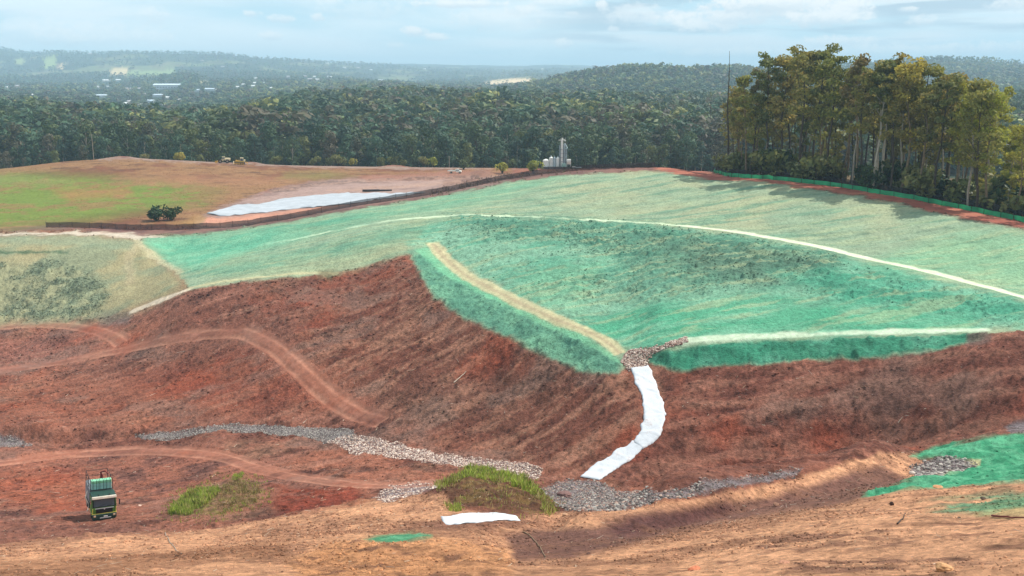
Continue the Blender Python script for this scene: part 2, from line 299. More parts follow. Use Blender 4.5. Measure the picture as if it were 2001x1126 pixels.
zone([(1150,640),(1250,600),(1450,580),(1700,590),(1900,600),(1900,645),(1500,655),(1300,668),(1240,684)], mixc(lin(74,154,118), lin(102,168,134), sst(-.4,.5,nm*.6+ST_G*.7)), 20, .8, rough=.7)
zone([(1500,530),(1720,530),(1900,572),(2001,598),(2001,640),(1800,610),(1600,580)], mixc(lin(60,138,110), lin(86,160,130), sst(-.3,.5,nm+.3*nf)), 16, .7, rough=1.7)
zone([(1700,520),(1800,480),(1880,455),(2001,462),(2400,540),(2400,640),(2001,570),(1850,540)], lin(122,176,136), 25, .6)
zone([(1000,560),(1060,530),(1180,510),(1160,560),(1140,620),(1080,606)], lin(122,170,134), 20, .5)
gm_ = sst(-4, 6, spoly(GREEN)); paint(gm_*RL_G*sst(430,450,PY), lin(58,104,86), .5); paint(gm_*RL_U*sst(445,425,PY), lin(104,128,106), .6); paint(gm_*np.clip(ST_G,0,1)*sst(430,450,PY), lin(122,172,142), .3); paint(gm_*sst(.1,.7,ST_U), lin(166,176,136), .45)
# batters that face the viewer, their shade put into a darker green
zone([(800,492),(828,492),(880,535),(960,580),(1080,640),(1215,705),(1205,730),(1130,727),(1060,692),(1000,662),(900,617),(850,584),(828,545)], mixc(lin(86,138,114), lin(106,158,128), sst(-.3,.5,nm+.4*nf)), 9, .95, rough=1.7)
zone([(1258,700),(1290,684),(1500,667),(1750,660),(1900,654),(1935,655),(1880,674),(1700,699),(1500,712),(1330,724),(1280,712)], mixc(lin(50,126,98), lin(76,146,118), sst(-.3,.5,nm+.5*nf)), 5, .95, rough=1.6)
zone([(812,488),(835,484),(900,540),(1000,592),(1110,640),(1200,692),(1218,712),(1180,692),(1000,606),(880,545)], lin(112,186,142), 5, .6, rough=.6)
# straw coloured spine, bench drains and tops
sp = dense([(846,478),(870,505),(905,535),(955,562),(1020,594),(1080,622),(1140,645),(1185,668),(1212,692)], 50)
D = path_d(sp); wv = N1*.35
D = D*170/YY; paint(sst(1.55, .95, D+wv*.8), lin(182,172,134), .9); paint(sst(.45, .12, D+wv*.6-.1), lin(158,138,112), .55); ZONE[D < 1.25] = 5; ROUGH[...] = np.where(D < 1.3, .5, ROUGH)
TOP = dense([(2400,668),(2001,581),(1900,554),(1800,528),(1700,507),(1600,483),(1500,464),(1400,449),(1330,441)], 60)
D = path_d(TOP); paint(sst(1.9, 1.0, D+N1*.55+.3*nm), lin(204,206,178), .95); ZONE[D < 1.7] = 5; ROUGH[...] = np.where(D < 2.2, .3, ROUGH)
D = path_d(dense([(1330,441),(1200,433),(1100,427),(1000,423),(900,420),(840,424),(760,432),(680,446),(600,463),(520,478)], 60))
paint(sst(1.5, .8, D+N1*.5)*sst(-.6,.3,nb+.35), lin(190,206,172), .8); ZONE[D < 1.0] = 5
D = path_d(dense([(1340,664),(1420,660),(1500,657),(1600,654),(1750,649),(1860,646),(1930,645)], 50)); paint(sst(1.1, .45, D+N1*.5+.2*nm), lin(186,200,172), .92); ZONE[D < .8] = 5; ROUGH[...] = np.where(D < 1.6, .3, ROUGH)
# --- khaki slope on the left
KH = [(-400,464),(0,463),(150,460),(272,468),(300,500),(352,540),(362,560),(330,580),(265,606),(200,622),(100,630),(0,634),(-400,640)]
zone(KH, mixc(lin(158,148,112), lin(138,142,112), sst(-.3,.5,nb+.5*nm)), 16, z=2, rough=.9)
zone([(-400,464),(0,464),(150,461),(265,470),(260,492),(150,482),(0,478),(-400,480)], lin(136,148,120), 6, .7)
vegm = sst(-.15,.6, nm+.6*nb+.1)*zone([(-400,520),(0,512),(60,520),(110,508),(190,540),(210,580),(190,612),(100,625),(-400,630)], lin(128,138,110), 14, .5, rough=2.4)
paint(vegm, lin(104,118,100), .55)
zone([(-100,489),(40,491),(130,492),(130,495),(40,496),(-100,495)], lin(70,96,70), 2, .85)
zone([(246,500),(262,470),(272,480),(262,520),(266,556),(244,556)], lin(176,160,126), 6, .6)
zone([(258,464),(270,463),(292,488),(330,512),(362,532),(345,536),(312,516),(280,494)], lin(182,174,140), 4, .8)
zone([(290,470),(340,468),(500,458),(600,456),(470,498),(380,526),(345,522)], mixc(lin(96,166,134), lin(120,176,142), sst(-.3,.5,nm)), 12, .8)
for t, w_ in (([(262,607),(300,592),(340,577),(372,563)], 1.0), ([(372,563),(430,552),(520,541),(600,534),(660,536)], .6)):
    D = path_d(dense(t, 30)); paint(sst(w_+.5, w_-.2, D+N1*.15), lin(204,186,162) if w_ > .8 else lin(176,170,132), .9); ZONE[D < w_] = 5
zone([(620,528),(664,532),(650,546),(620,545)], lin(104,92,66), 6, .7)
zone([(1890,655),(1925,650),(1940,660),(1930,675),(1890,676)], lin(110,88,80), 6, .8, rough=1.8)
# worked soil: crumbs, dry bits, and micro-shadows put into the colour as dark specks
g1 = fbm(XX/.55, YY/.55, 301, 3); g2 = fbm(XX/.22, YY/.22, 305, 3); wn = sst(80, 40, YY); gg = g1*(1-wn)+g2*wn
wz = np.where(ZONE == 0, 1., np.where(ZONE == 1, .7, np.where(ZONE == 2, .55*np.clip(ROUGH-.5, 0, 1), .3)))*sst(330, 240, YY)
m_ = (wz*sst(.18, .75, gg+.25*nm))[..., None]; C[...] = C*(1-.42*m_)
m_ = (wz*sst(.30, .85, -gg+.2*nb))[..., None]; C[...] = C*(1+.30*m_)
# strip under the black fence, rim road
zone([(-400,455),(0,452),(150,449),(280,460),(400,455),(550,436),(700,407),(840,386),(1000,355),(1150,338),(1290,333),(1290,327),(1150,330),(1000,345),(840,374),(700,398),(550,427),(400,446),(280,450),(90,441),(-400,446)], mixc(lin(98,72,68), lin(122,90,80), sst(-.3,.5,nm)), 2.5, .95, z=6, rough=1.0)
zone([(-400,459),(0,457),(150,453),(250,457),(330,464),(272,466),(150,459),(0,462),(-400,463)], lin(188,176,158), 2.5, .85, z=5)
RIM = [(1270,326),(1340,322),(1400,342),(1500,349),(1600,360),(1700,374),(1850,402),(2001,434),(2400,515),(2400,530),(2001,448),(1850,418),(1700,386),(1600,371),(1500,357),(1430,353),(1380,352),(1330,342),(1290,334)]
zone(RIM, mixc(lin(158,98,78), lin(140,80,66), sst(-.3,.5,nm)), 2.5, 1.0, z=6, rough=.6)
# --- everything beyond the rim
FLD = [(-500,446),(0,449),(90,441),(300,446),(410,436),(470,400),(520,372),(620,354),(760,348),(900,352),(1000,344),(1000,320),(800,326),(600,322),(430,314),(250,306),(150,310),(0,328),(-500,342)]
fieldn = fbm(XX/30, YY/30, 71, 4)
zone(FLD, mixc(mixc(lin(112,72,52), lin(134,100,68), sst(-.4,.5,fieldn+.5*nm)), lin(92,64,48), sst(.25,.8,fbm(XX/9,YY/3,121,4))), 4, 1.0, z=7, rough=.5)
zone([(-500,345),(0,335),(150,345),(300,352),(440,372),(400,400),(300,410),(180,430),(0,446),(-500,450)], mixc(lin(100,120,50), lin(122,104,60), sst(.0,.7,fieldn+.8*nm)), 18, .9)
zone([(0,342),(120,350),(150,360),(60,362),(-200,360)], lin(118,124,66), 8, .6)
zone([(100,372),(250,368),(260,380),(140,392)], lin(150,98,66), 12, .6)
zone([(560,338),(640,336),(700,344),(620,352),(540,352)], lin(118,110,62), 8, .7)
zone([(250,340),(500,345),(600,350),(540,362),(300,362),(220,352)], lin(146,104,76), 10, .6)
zone([(190,309),(250,305),(430,312),(600,321),(800,326),(960,325),(960,330),(800,331),(600,327),(430,320),(250,312),(195,314)], lin(140,118,106), 2, .95, z=3)
zone([(380,430),(430,405),(480,388),(540,368),(640,352),(780,344),(900,340),(1010,344),(960,362),(840,378),(700,400),(560,425),(430,444),(380,442)], mixc(lin(152,126,116), lin(132,108,100), sst(-.2,.5,fieldn+.5*nm)), 5, 1.0, z=7, rough=.6)
zone([(700,345),(860,336),(960,330),(960,345),(860,352),(720,356)], lin(142,98,80), 4, .8)
zone([(400,425),(440,424),(560,412),(680,398),(640,408),(560,420),(430,442),(395,442)], lin(188,132,108), 4, .85)
for hp in ([(872,352),(905,345),(950,350),(960,358),(860,364)], [(915,338),(940,331),(965,338),(960,344),(918,344)], [(222,313),(240,304),(258,312)], [(480,318),(492,313),(506,319)]): zone(hp, mixc(lin(110,80,70), lin(132,100,86), sst(-.3,.5,nm)), 5, .8)
zone([(520,372),(620,356),(760,349),(900,344),(1000,342),(1000,346),(900,350),(760,355),(640,361),(540,377)], mixc(lin(92,74,66), lin(146,116,100), sst(-.3,.4,nm+.6*nf)), 2.5, .7)
zone([(640,372),(800,362),(900,352),(900,356),(800,367),(660,376)], lin(172,138,118), 4, .6)
zone([(330,440),(390,422),(404,424),(392,440)], lin(150,116,72), 5, .8)
zone([(1400,338),(1500,347),(1700,368),(2001,425),(2400,500),(2400,300),(1400,300)], mixc(lin(70,56,36), lin(100,80,46), sst(-.2,.5,nm)), 3, .95, z=8)
for sh in ([(1228,716),(1275,712),(1288,750),(1306,812),(1300,840),(1284,872),(1250,894),(1200,926),(1172,944),(1128,934),(1155,905),(1200,878),(1236,858),(1254,815),(1250,780)], [(858,1008),(890,1002),(930,998),(1014,1004),(1022,1022),(940,1028),(868,1033)], [(395,422),(450,400),(560,384),(650,374),(838,372),(840,381),(740,396),(640,408),(470,427)]):
    Ds = spoly(sh); ROUGH[...] = ROUGH*(1-.93*sst(-3, 3, Ds)); CLEAR |= Ds > -2
# forest floor and hills
ff = sst(470, 500, YY)
fh = fbm(XX/90, YY/90, 77, 4)
paint(ff, mixc(lin(40,52,34), lin(58,66,40), sst(-.3,.5,fh)))
ZONE[YY > 485] = 8
fx = fbm(XX/260, YY/520, 81, 4); fy2 = fbm(XX/60, YY/120, 83, 3)
paint(sst(2600,3600,YY)*sst(.42,.52,fx)*sst(1420,1000,PX), mixc(lin(120,128,80), lin(150,138,98), sst(-.2,.3,fy2)), .7)
paint(sst(2200,3000,YY)*sst(-.1,.6,fy2), lin(34,46,32), .7)
for c, rgb in (([(218,133),(250,131),(248,146),(216,148)], lin(206,182,130)), ([(112,126),(128,124),(126,136),(112,136)], lin(206,176,128)), ([(84,112),(110,108),(110,130),(90,134)], lin(150,164,90)), ([(30,116),(46,113),(46,125),(30,126)], lin(150,160,96)),
               ([(250,140),(340,136),(350,148),(250,150)], lin(136,152,90)), ([(926,167),(960,158),(1000,154),(1030,154),(1060,162),(1000,166)], lin(228,196,150)), ([(640,238),(690,228),(700,238),(640,246)], lin(140,112,84)), ([(380,158),(410,158),(405,166),(380,166)], lin(150,140,100))):
    m = sst(-1.5, 1.5, spoly(c))*(YY > 600); paint(m, rgb, .9)

# ------------------------------------------------------------------ relief of the soil itself
near = sst(520, 380, YY)
r0 = fbm(XX/6.5, YY/6.5, 101, 3); r1 = fbm(XX/1.7, YY/1.7, 103, 3); r2 = fbm(XX/.62, YY/.62, 107, 2)
r3 = np.clip(vnoise(XX/1.1+r1, YY/.8, 111)+.35*r1, 0, 1)**1.5
amp = ROUGH*near
DISP_C = (.42*np.clip(ROUGH-.85,0,1.3)*(ZONE == 2)+.22*np.clip(ROUGH-.6,0,1)*(ZONE == 0))*r3*near
ridg = np.where(ZONE == 0, st1*.16*sst(1150, 1300, PX)+st2*.07*sst(1300,1150,PX), 0)*np.minimum(ROUGH, 1)
foot = sst(10, 60, YY)
DISP = amp*(.10*r0 + .105*np.clip(r1,-.6,1)*(.35+.65*foot) + .075*np.abs(r2)*(.5+.5*foot)) + ridg*near + DISP_C - .11*np.minimum(ROUGH,1)*near*(RLD*(ZONE == 0)+RL_G*(ZONE == 2)*.8)
for k, t in enumerate(TR[:]):                       # ruts
    D = path_d(dense(t)); DISP -= .14*sst(.6, .1, np.abs(D-1.15))
ZG = ZG + DISP
# ------------------------------------------------------------------ materials
def nt(name):
    m = bpy.data.materials.new(name); m.use_nodes = True; t = m.node_tree
    return m, t, t.nodes['Principled BSDF']
def nd(t, kind, **kw):
    n = t.nodes.new(kind)
    for k, v in kw.items():
        if k in n.inputs: n.inputs[k].default_value = v
        else: setattr(n, k, v)
    return n
def mth(t, op, a, b=None, c=None, clamp=False):
    n = t.nodes.new('ShaderNodeMath'); n.operation = op; n.use_clamp = clamp
    for i, x in enumerate((a, b, c)):
        if x is None: continue
        if isinstance(x, (int, float)): n.inputs[i].default_value = x
        else: t.links.new(x, n.inputs[i])
    return n.outputs[0]
def mulcol(t, col, fac):
    n = nd(t, 'ShaderNodeVectorMath', operation='SCALE'); t.links.new(col, n.inputs[0])
    if isinstance(fac, (int, float)): n.inputs['Scale'].default_value = fac
    else: t.links.new(fac, n.inputs['Scale'])
    return n.outputs[0]
def soil_material(name, s1, s2, lo, hi, bump, dist):
    m, t, p = nt(name)
    at_ = nd(t, 'ShaderNodeAttribute', attribute_name='albedo')
    tc = nd(t, 'ShaderNodeTexCoord')
    n1 = nd(t, 'ShaderNodeTexNoise', Scale=s1, Detail=12.0, Roughness=.70); t.links.new(tc.outputs['Object'], n1.inputs['Vector'])
    n2 = nd(t, 'ShaderNodeTexNoise', Scale=s2, Detail=4.0, Roughness=.6); t.links.new(tc.outputs['Object'], n2.inputs['Vector'])
    mr = nd(t, 'ShaderNodeMapRange'); t.links.new(n1.outputs[0], mr.inputs[0])
    for k, v in zip(range(1, 5), (.3, .7, lo, hi)): mr.inputs[k].default_value = v
    mr2 = nd(t, 'ShaderNodeMapRange'); t.links.new(n2.outputs[0], mr2.inputs[0])
    for k, v in zip(range(1, 5), (.3, .7, .88, 1.12)): mr2.inputs[k].default_value = v
    f = mth(t, 'MULTIPLY', mr.outputs[0], mr2.outputs[0])
    t.links.new(mulcol(t, at_.outputs['Color'], f), p.inputs['Base Color'])
    p.inputs['Roughness'].default_value = .95; p.inputs['Specular IOR Level'].default_value = .15
    b = nd(t, 'ShaderNodeBump', Strength=bump, Distance=dist); t.links.new(n1.outputs[0], b.inputs['Height'])
    t.links.new(b.outputs[0], p.inputs['Normal'])
    return m
M = {}
M['soil'] = soil_material('soil', 2.2, .25, .55, 1.45, 1.0, .5)
M['mulch'] = soil_material('mulched_soil', 1.8, .2, .72, 1.28, 1.0, .45)
M['track'] = soil_material('packed_soil', 1.6, .3, .78, 1.22, .5, .2)
M['field'] = soil_material('grassy_soil', .8, .12, .75, 1.25, .6, .4)
M['hills'] = soil_material('wooded_hills', .02, .004, .75, 1.25, .5, 8.)

def plain(name, rgb, rough=.7, metal=0., spec=.3, noise=None, lo=.8, hi=1.2, bump=0., coord='Object'):
    m, t, p = nt(name)
    p.inputs['Roughness'].default_value = rough; p.inputs['Metallic'].default_value = metal; p.inputs['Specular IOR Level'].default_value = spec
    p.inputs['Base Color'].default_value = (*rgb, 1)
    if noise:
        tc = nd(t, 'ShaderNodeTexCoord')
        n1 = nd(t, 'ShaderNodeTexNoise', Scale=noise, Detail=5.0, Roughness=.6); t.links.new(tc.outputs[coord], n1.inputs['Vector'])
        mr = nd(t, 'ShaderNodeMapRange'); t.links.new(n1.outputs[0], mr.inputs[0])
        for k, v in zip(range(1, 5), (.3, .7, lo, hi)): mr.inputs[k].default_value = v
        c = nd(t, 'ShaderNodeRGB'); c.outputs[0].default_value = (*rgb, 1)
        t.links.new(mulcol(t, c.outputs[0], mr.outputs[0]), p.inputs['Base Color'])
        if bump:
            b = nd(t, 'ShaderNodeBump', Strength=.6, Distance=bump); t.links.new(n1.outputs[0], b.inputs['Height']); t.links.new(b.outputs[0], p.inputs['Normal'])
    return m
def leafy(name, trans=.35, jitter=.35, rough=.6):
    """foliage: per-leaf tint attribute times a per-tree random tone, lit from both sides"""
    m, t, p = nt(name)
    a = nd(t, 'ShaderNodeAttribute', attribute_name='albedo')
    oi = nd(t, 'ShaderNodeObjectInfo')
    f = mth(t, 'MULTIPLY_ADD', oi.outputs['Random'], jitter, 1-jitter/2)
    c = mulcol(t, a.outputs['Color'], f)
    hs = nd(t, 'ShaderNodeHueSaturation'); t.links.new(c, hs.inputs['Color'])
    t.links.new(mth(t, 'MULTIPLY_ADD', oi.outputs['Random'], -.05, .525), hs.inputs['Hue'])
    t.links.new(hs.outputs[0], p.inputs['Base Color'])
    p.inputs['Roughness'].default_value = rough; p.inputs['Specular IOR Level'].default_value = .25
    tr = nd(t, 'ShaderNodeBsdfTranslucent'); t.links.new(hs.outputs[0], tr.inputs['Color'])
    mx = nd(t, 'ShaderNodeMixShader'); mx.inputs[0].default_value = trans
    t.links.new(p.outputs[0], mx.inputs[1]); t.links.new(tr.outputs[0], mx.inputs[2])
    t.links.new(mx.outputs[0], t.nodes['Material Output'].inputs['Surface'])
    return m

# ------------------------------------------------------------------ linking helpers
def mesh_np(name, co, faces, mats, alb=None, smooth=False, mat_idx=None):
    """co (N,3), faces (M,3|4) int array or list of index arrays of one width"""
    me = bpy.data.meshes.new(name)
    if isinstance(faces, np.ndarray): faces = [faces]
    faces = [f for f in faces if len(f)]
    me.vertices.add(len(co)); me.vertices.foreach_set('co', np.ascontiguousarray(co, np.float32).ravel())
    tot = sum(f.size for f in faces); me.loops.add(tot); me.loops.foreach_set('vertex_index', np.concatenate([f.ravel() for f in faces]).astype(np.int32))
    sizes = np.concatenate([np.full(len(f), f.shape[1]) for f in faces]); starts = np.concatenate([[0], np.cumsum(sizes)[:-1]])
    me.polygons.add(len(sizes)); me.polygons.foreach_set('loop_start', starts.astype(np.int32))
    me.polygons.foreach_set('use_smooth', np.full(len(sizes), smooth, bool))
    for m in (mats if isinstance(mats, (list, tuple)) else [mats]): me.materials.append(m)
    if mat_idx is not None: me.polygons.foreach_set('material_index', np.asarray(mat_idx, np.int32))
    me.update(calc_edges=True)
    if alb is not None:
        a = me.attributes.new('albedo', 'FLOAT_COLOR', 'POINT')
        a.data.foreach_set('color', np.concatenate([alb, np.ones((len(alb), 1))], 1).astype(np.float32).ravel())
    return me
def link(name, me, parent=None, loc=None):
    o = bpy.data.objects.new(name, me); COL.objects.link(o)
    if parent is not None: o.parent = parent
    if loc is not None: o.location = loc
    return o
def tag(o, label=None, cat=None, group=None, kind=None):
    for k, v in (('label', label), ('category', cat), ('group', group), ('kind', kind)):
        if v: o[k] = v
    return o
def thing(name, label, cat, loc=(0,0,0), rz=0., group=None):
    o = bpy.data.objects.new(name, None); COL.objects.link(o); o.location = loc; o.rotation_euler = (0, 0, rz)
    o.empty_display_size = .3
    return tag(o, label, cat, group)
def dup_thing(src, loc, rz=0., sc=1., label=None):
    c = src.copy(); COL.objects.link(c); c.location = loc; c.rotation_euler = (0, 0, rz); c.scale = (sc, sc, sc)
    if label: c['label'] = label
    for ch in list(src.children):
        d = ch.copy(); COL.objects.link(d); d.parent = c
        for g in list(ch.children):
            e = g.copy(); COL.objects.link(e); e.parent = d
    return c

# ------------------------------------------------------------------ the ground sheet, cut along its kinds of ground
def build_ground():
    idx = np.arange(NY*NU).reshape(NY, NU)
    quads = np.stack([idx[:-1, :-1], idx[:-1, 1:], idx[1:, 1:], idx[1:, :-1]], -1).reshape(-1, 4)
    zf = ZONE[:-1, :-1].reshape(-1)
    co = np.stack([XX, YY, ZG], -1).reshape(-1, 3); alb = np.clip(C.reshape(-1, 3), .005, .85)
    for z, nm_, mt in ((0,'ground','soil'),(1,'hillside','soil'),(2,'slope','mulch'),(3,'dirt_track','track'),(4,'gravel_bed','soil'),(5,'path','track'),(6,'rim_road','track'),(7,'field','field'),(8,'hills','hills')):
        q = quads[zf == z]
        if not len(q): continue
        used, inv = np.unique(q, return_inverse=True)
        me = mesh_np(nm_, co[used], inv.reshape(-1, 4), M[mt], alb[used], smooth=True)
        tag(link(nm_, me), kind='structure')
build_ground()

# ------------------------------------------------------------------ camera, sun, sky, air
cam = bpy.data.cameras.new('camera'); cam.sensor_width = 36; cam.lens = 36*F/W; cam.clip_start = .5; cam.clip_end = 60000
co_ = bpy.data.objects.new('camera', cam); COL.objects.link(co_); co_.rotation_euler = (math.pi/2-PITCH, 0, 0); scene.camera = co_
SUN_AZ, SUN_EL = math.radians(64), math.radians(52)         # to the right of the viewing direction, in front
sd = Vector((math.sin(SUN_AZ)*math.cos(SUN_EL), math.cos(SUN_AZ)*math.cos(SUN_EL), math.sin(SUN_EL)))
sl = bpy.data.lights.new('sun', 'SUN'); sl.energy = 3.6; sl.angle = math.radians(.6); sl.color = (1, .95, .87)
so = bpy.data.objects.new('sun', sl); COL.objects.link(so); so.rotation_euler = (-sd).to_track_quat('-Z', 'Y').to_euler()

def build_world():
    w = bpy.data.worlds.new('World'); scene.world = w; w.use_nodes = True; t = w.node_tree
    bg = t.nodes['Background']; STR = .10; bg.inputs['Strength'].default_value = STR
    sky = nd(t, 'ShaderNodeTexSky', sky_type='NISHITA', sun_disc=False); sky.sun_elevation = SUN_EL; sky.sun_rotation = SUN_AZ
    sky.altitude = 100; sky.air_density = 1.0; sky.dust_density = .6; sky.ozone_density = 1.2
    tc = nd(t, 'ShaderNodeTexCoord'); sx = nd(t, 'ShaderNodeSeparateXYZ'); t.links.new(tc.outputs['Generated'], sx.inputs[0])
    X, Y, Z = sx.outputs
    az = mth(t, 'ARCTAN2', X, Y); el = mth(t, 'ARCSINE', Z)
    def noise(sa, se, det, off, rough=.55, dist=0.):
        c = nd(t, 'ShaderNodeCombineXYZ'); t.links.new(mth(t, 'MULTIPLY', az, sa), c.inputs[0]); t.links.new(mth(t, 'MULTIPLY', el, se), c.inputs[1]); c.inputs[2].default_value = off
        n = nd(t, 'ShaderNodeTexNoise', Scale=1.0, Detail=det, Roughness=rough, Distortion=dist); t.links.new(c.outputs[0], n.inputs['Vector'])
        return n.outputs[0]
    def ramp(x, a, b, lo=0., hi=1.):
        n = nd(t, 'ShaderNodeMapRange', interpolation_type='SMOOTHSTEP'); t.links.new(x, n.inputs[0])
        for k, v in zip(range(1, 5), (a, b, lo, hi)): n.inputs[k].default_value = v
        return n.outputs[0]
    def mix(c1, c2, f):
        n = nd(t, 'ShaderNodeMix', data_type='RGBA'); t.links.new(f, n.inputs['Factor'])
        for s, c in ((6, c1), (7, c2)):
            if isinstance(c, tuple): n.inputs[s].default_value = (*c, 1)
            else: t.links.new(c, n.inputs[s])
        return n.outputs[2]
    k = 1/STR
    col = sky.outputs[0]
    # thin even veil of the humid summer sky, then soft streaks of high cloud
    veil = noise(5, 26, 5, 0, .5, .4)
    col = mix(col, (.345*k, .54*k, .64*k), ramp(el, .45, .02, .15, .9))
    col = mix(col, (.60*k, .68*k, .71*k), ramp(veil, .36, .62, .1, .9))
    band = noise(3.2, 60, 5, 4, .5, .3)
    col = mix(col, (.60*k, .64*k, .66*k), mth(t, 'MULTIPLY', ramp(band, .44, .62, 0, .85), ramp(az, -.15, .2, .35, 1.)))
    # grey undersides drifting on the right
    gr = noise(6, 55, 4, 9, .5, .2)
    col = mix(col, (.28*k, .39*k, .47*k), mth(t, 'MULTIPLY', ramp(gr, .5, .64, 0, .75), mth(t, 'MULTIPLY', ramp(az, -.05, .12), ramp(el, .012, .025))))
    # cumulus: each a heap with a lumpy top
    lump = noise(70, 110, 6, 2, .6, .2); fine = noise(190, 260, 5, 6, .6)
    L = mth(t, 'MULTIPLY_ADD', mth(t, 'SUBTRACT', lump, .5), 3.4, mth(t, 'MULTIPLY', mth(t, 'SUBTRACT', fine, .5), 1.4))
    for px, py, rx, ry, g in ((812,62,26,11,.9),(850,72,26,9,.9),(770,90,18,8,.5),(530,70,22,9,.7),(548,36,26,9,.6),(492,27,18,7,.6),(620,34,16,9,.7),(298,30,28,20,.4),(1100,86,20,11,.8),(1200,57,12,7,.6),(1117,27,14,6,.5),(1175,12,14,10,.7),
                              (1020,20,40,12,.6),(1330,42,44,20,1.),(1390,48,64,18,1.),(1440,30,80,20,.9),(1560,18,110,24,1.),(1664,18,40,26,1.),(1480,8,110,18,1.),(1610,35,80,18,.9),(1240,30,60,24,.5),(960,40,90,26,.4),(200,70,130,24,.45),(1800,40,26,12,.6),(1775,18,18,6,.7),(1640,82,70,14,.8),(1760,100,160,13,.8),(1420,105,120,12,.8),(1940,95,90,14,.7),(900,8,90,8,.7),(1980,10,50,10,.6),(60,60,70,26,.35),(130,78,60,10,.4),(700,20,110,20,.3),(1090,5,60,10,.5)):
        u, v = (float(q) for q in uv(px, py)); a0 = math.atan(u); e0 = math.atan(v/math.sqrt(1+u*u))
        da = mth(t, 'MULTIPLY', mth(t, 'SUBTRACT', az, a0), F/rx); de = mth(t, 'MULTIPLY', mth(t, 'SUBTRACT', el, e0), F/ry)
        d2 = mth(t, 'MULTIPLY_ADD', da, da, mth(t, 'MULTIPLY', de, de))
        f = ramp(mth(t, 'ADD', mth(t, 'SUBTRACT', 1.0, d2), L), -.3, .9, 0, min(1., g*1.15))
        sh = mix((.46*k, .54*k, .59*k), (.70*k, .71*k, .70*k), ramp(mth(t, 'ADD', de, mth(t, 'MULTIPLY', L, .5)), -.9, .5))
        col = mix(col, sh, f)
    t.links.new(col, bg.inputs['Color'])
build_world()
def build_haze():
    me = bpy.data.meshes.new('haze'); bm = bmesh.new(); bmesh.ops.create_cube(bm, size=1)
    bm.to_mesh(me); bm.free()
    lo = float(ZG.min())-1.5; hi = float(ZG.max())+45
    o = link('haze', me, loc=(0, 8200, (lo+hi)/2)); o.scale = (27500, 16900, hi-lo)
    m = bpy.data.materials.new('humid_air'); m.use_nodes = True; t = m.node_tree; t.nodes.remove(t.nodes['Principled BSDF'])
    v = nd(t, 'ShaderNodeVolumePrincipled'); v.inputs['Color'].default_value = (.57, .81, .98, 1); v.inputs['Density'].default_value = HAZE; v.inputs['Anisotropy'].default_value = .0
    t.links.new(v.outputs[0], t.nodes['Material Output'].inputs['Volume']); me.materials.append(m)
    tag(o, kind='stuff')
HAZE = 1.45e-4
build_haze()
scene.view_settings.view_transform = 'Standard'; scene.view_settings.look = 'None'; scene.view_settings.exposure = 0.62; scene.view_settings.gamma = 1.0
scene.cycles.use_denoising = True
scene.cycles.max_bounces = 6; scene.cycles.diffuse_bounces = 3; scene.cycles.transparent_max_bounces = 12; scene.cycles.volume_bounces = 1
# ------------------------------------------------------------------ plants
def tube(pts, rad, n=6):
    pts = np.array(pts, float); V_ = []; Fc = []
    for k, p in enumerate(pts):
        d = pts[min(k+1, len(pts)-1)]-pts[max(k-1, 0)]; d /= np.linalg.norm(d)+1e-9
        a = np.cross(d, [.3, .9, .2]); a /= np.linalg.norm(a)+1e-9; b = np.cross(d, a)
        for q in range(n):
            t = 2*math.pi*q/n; V_.append(p+rad[k]*(a*math.cos(t)+b*math.sin(t)))
    for k in range(len(pts)-1):
        for q in range(n):
            Fc.append((k*n+q, k*n+(q+1) % n, (k+1)*n+(q+1) % n, (k+1)*n+q))
    return np.array(V_), np.array(Fc)
class Bag:
    def __init__(s): s.v = []; s.f = []; s.a = []; s.n = 0
    def add(s, v, f, alb=None):
        s.v.append(v); s.f.append(f+s.n); s.n += len(v)
        if alb is not None: s.a.append(np.broadcast_to(alb, (len(v), 3)))
    def mesh(s, name, mat, smooth=False):
        w = {}
        for f in s.f: w.setdefault(f.shape[1], []).append(f)
        return mesh_np(name, np.concatenate(s.v), [np.concatenate(x) for x in w.values()], mat, np.concatenate(s.a) if s.a else None, smooth)
def leaves(rg, cen, rad, n, size, pal, droop=.0, lo=.55, out=.55):
    """n leaf sprays in an ellipsoid; diamonds of four corners"""
    d = rg.normal(size=(n, 3)); d /= np.linalg.norm(d, axis=1)[:, None]
    r = rg.uniform(lo, 1, n)**.6
    p = cen + d*r[:, None]*rad
    nr = d*out+rg.normal(0, .42, (n, 3))+[0, 0, .25*out]          # leaf faces turn outwards and up
    a = rg.normal(size=(n, 3)); a[:, 2] -= droop; a = np.cross(nr, a); a /= np.linalg.norm(a, axis=1)[:, None]+1e-9
    b = np.cross(nr, a); b /= np.linalg.norm(b, axis=1)[:, None]+1e-9
    s = size*rg.uniform(.6, 1.4, n)[:, None]
    v = np.stack([p-a*s, p+b*s*.5, p+a*s, p-b*s*.5], 1).reshape(-1, 3)
    f = np.arange(4*n).reshape(n, 4)
    c = pal[rg.integers(0, len(pal), n)]*.5+pal.mean(0)*.5; c = c*rg.uniform(.85, 1.15, n)[:, None]
    return v, f, np.repeat(c, 4, 0)
P_GUM = np.array([lin(140,136,68), lin(154,144,70), lin(120,124,62), lin(166,148,76), lin(112,116,64)])
P_GUMY = np.array([lin(162,156,60), lin(178,164,64), lin(140,140,58), lin(150,150,68)])
P_GUMD = np.array([lin(112,118,66), lin(126,126,68), lin(98,108,64), lin(138,130,72)])
P_GUMB = np.array([lin(138,120,72), lin(152,128,80), lin(116,110,68), lin(124,120,70)])
P_FOR = np.array([lin(64,86,54), lin(76,94,54), lin(56,76,56), lin(90,102,60)])
P_FORL = np.array([lin(90,102,56), lin(104,110,60), lin(78,92,54), lin(116,118,66)])
P_FORB = np.array([lin(96,92,68), lin(84,84,62), lin(104,96,76), lin(76,80,60)])
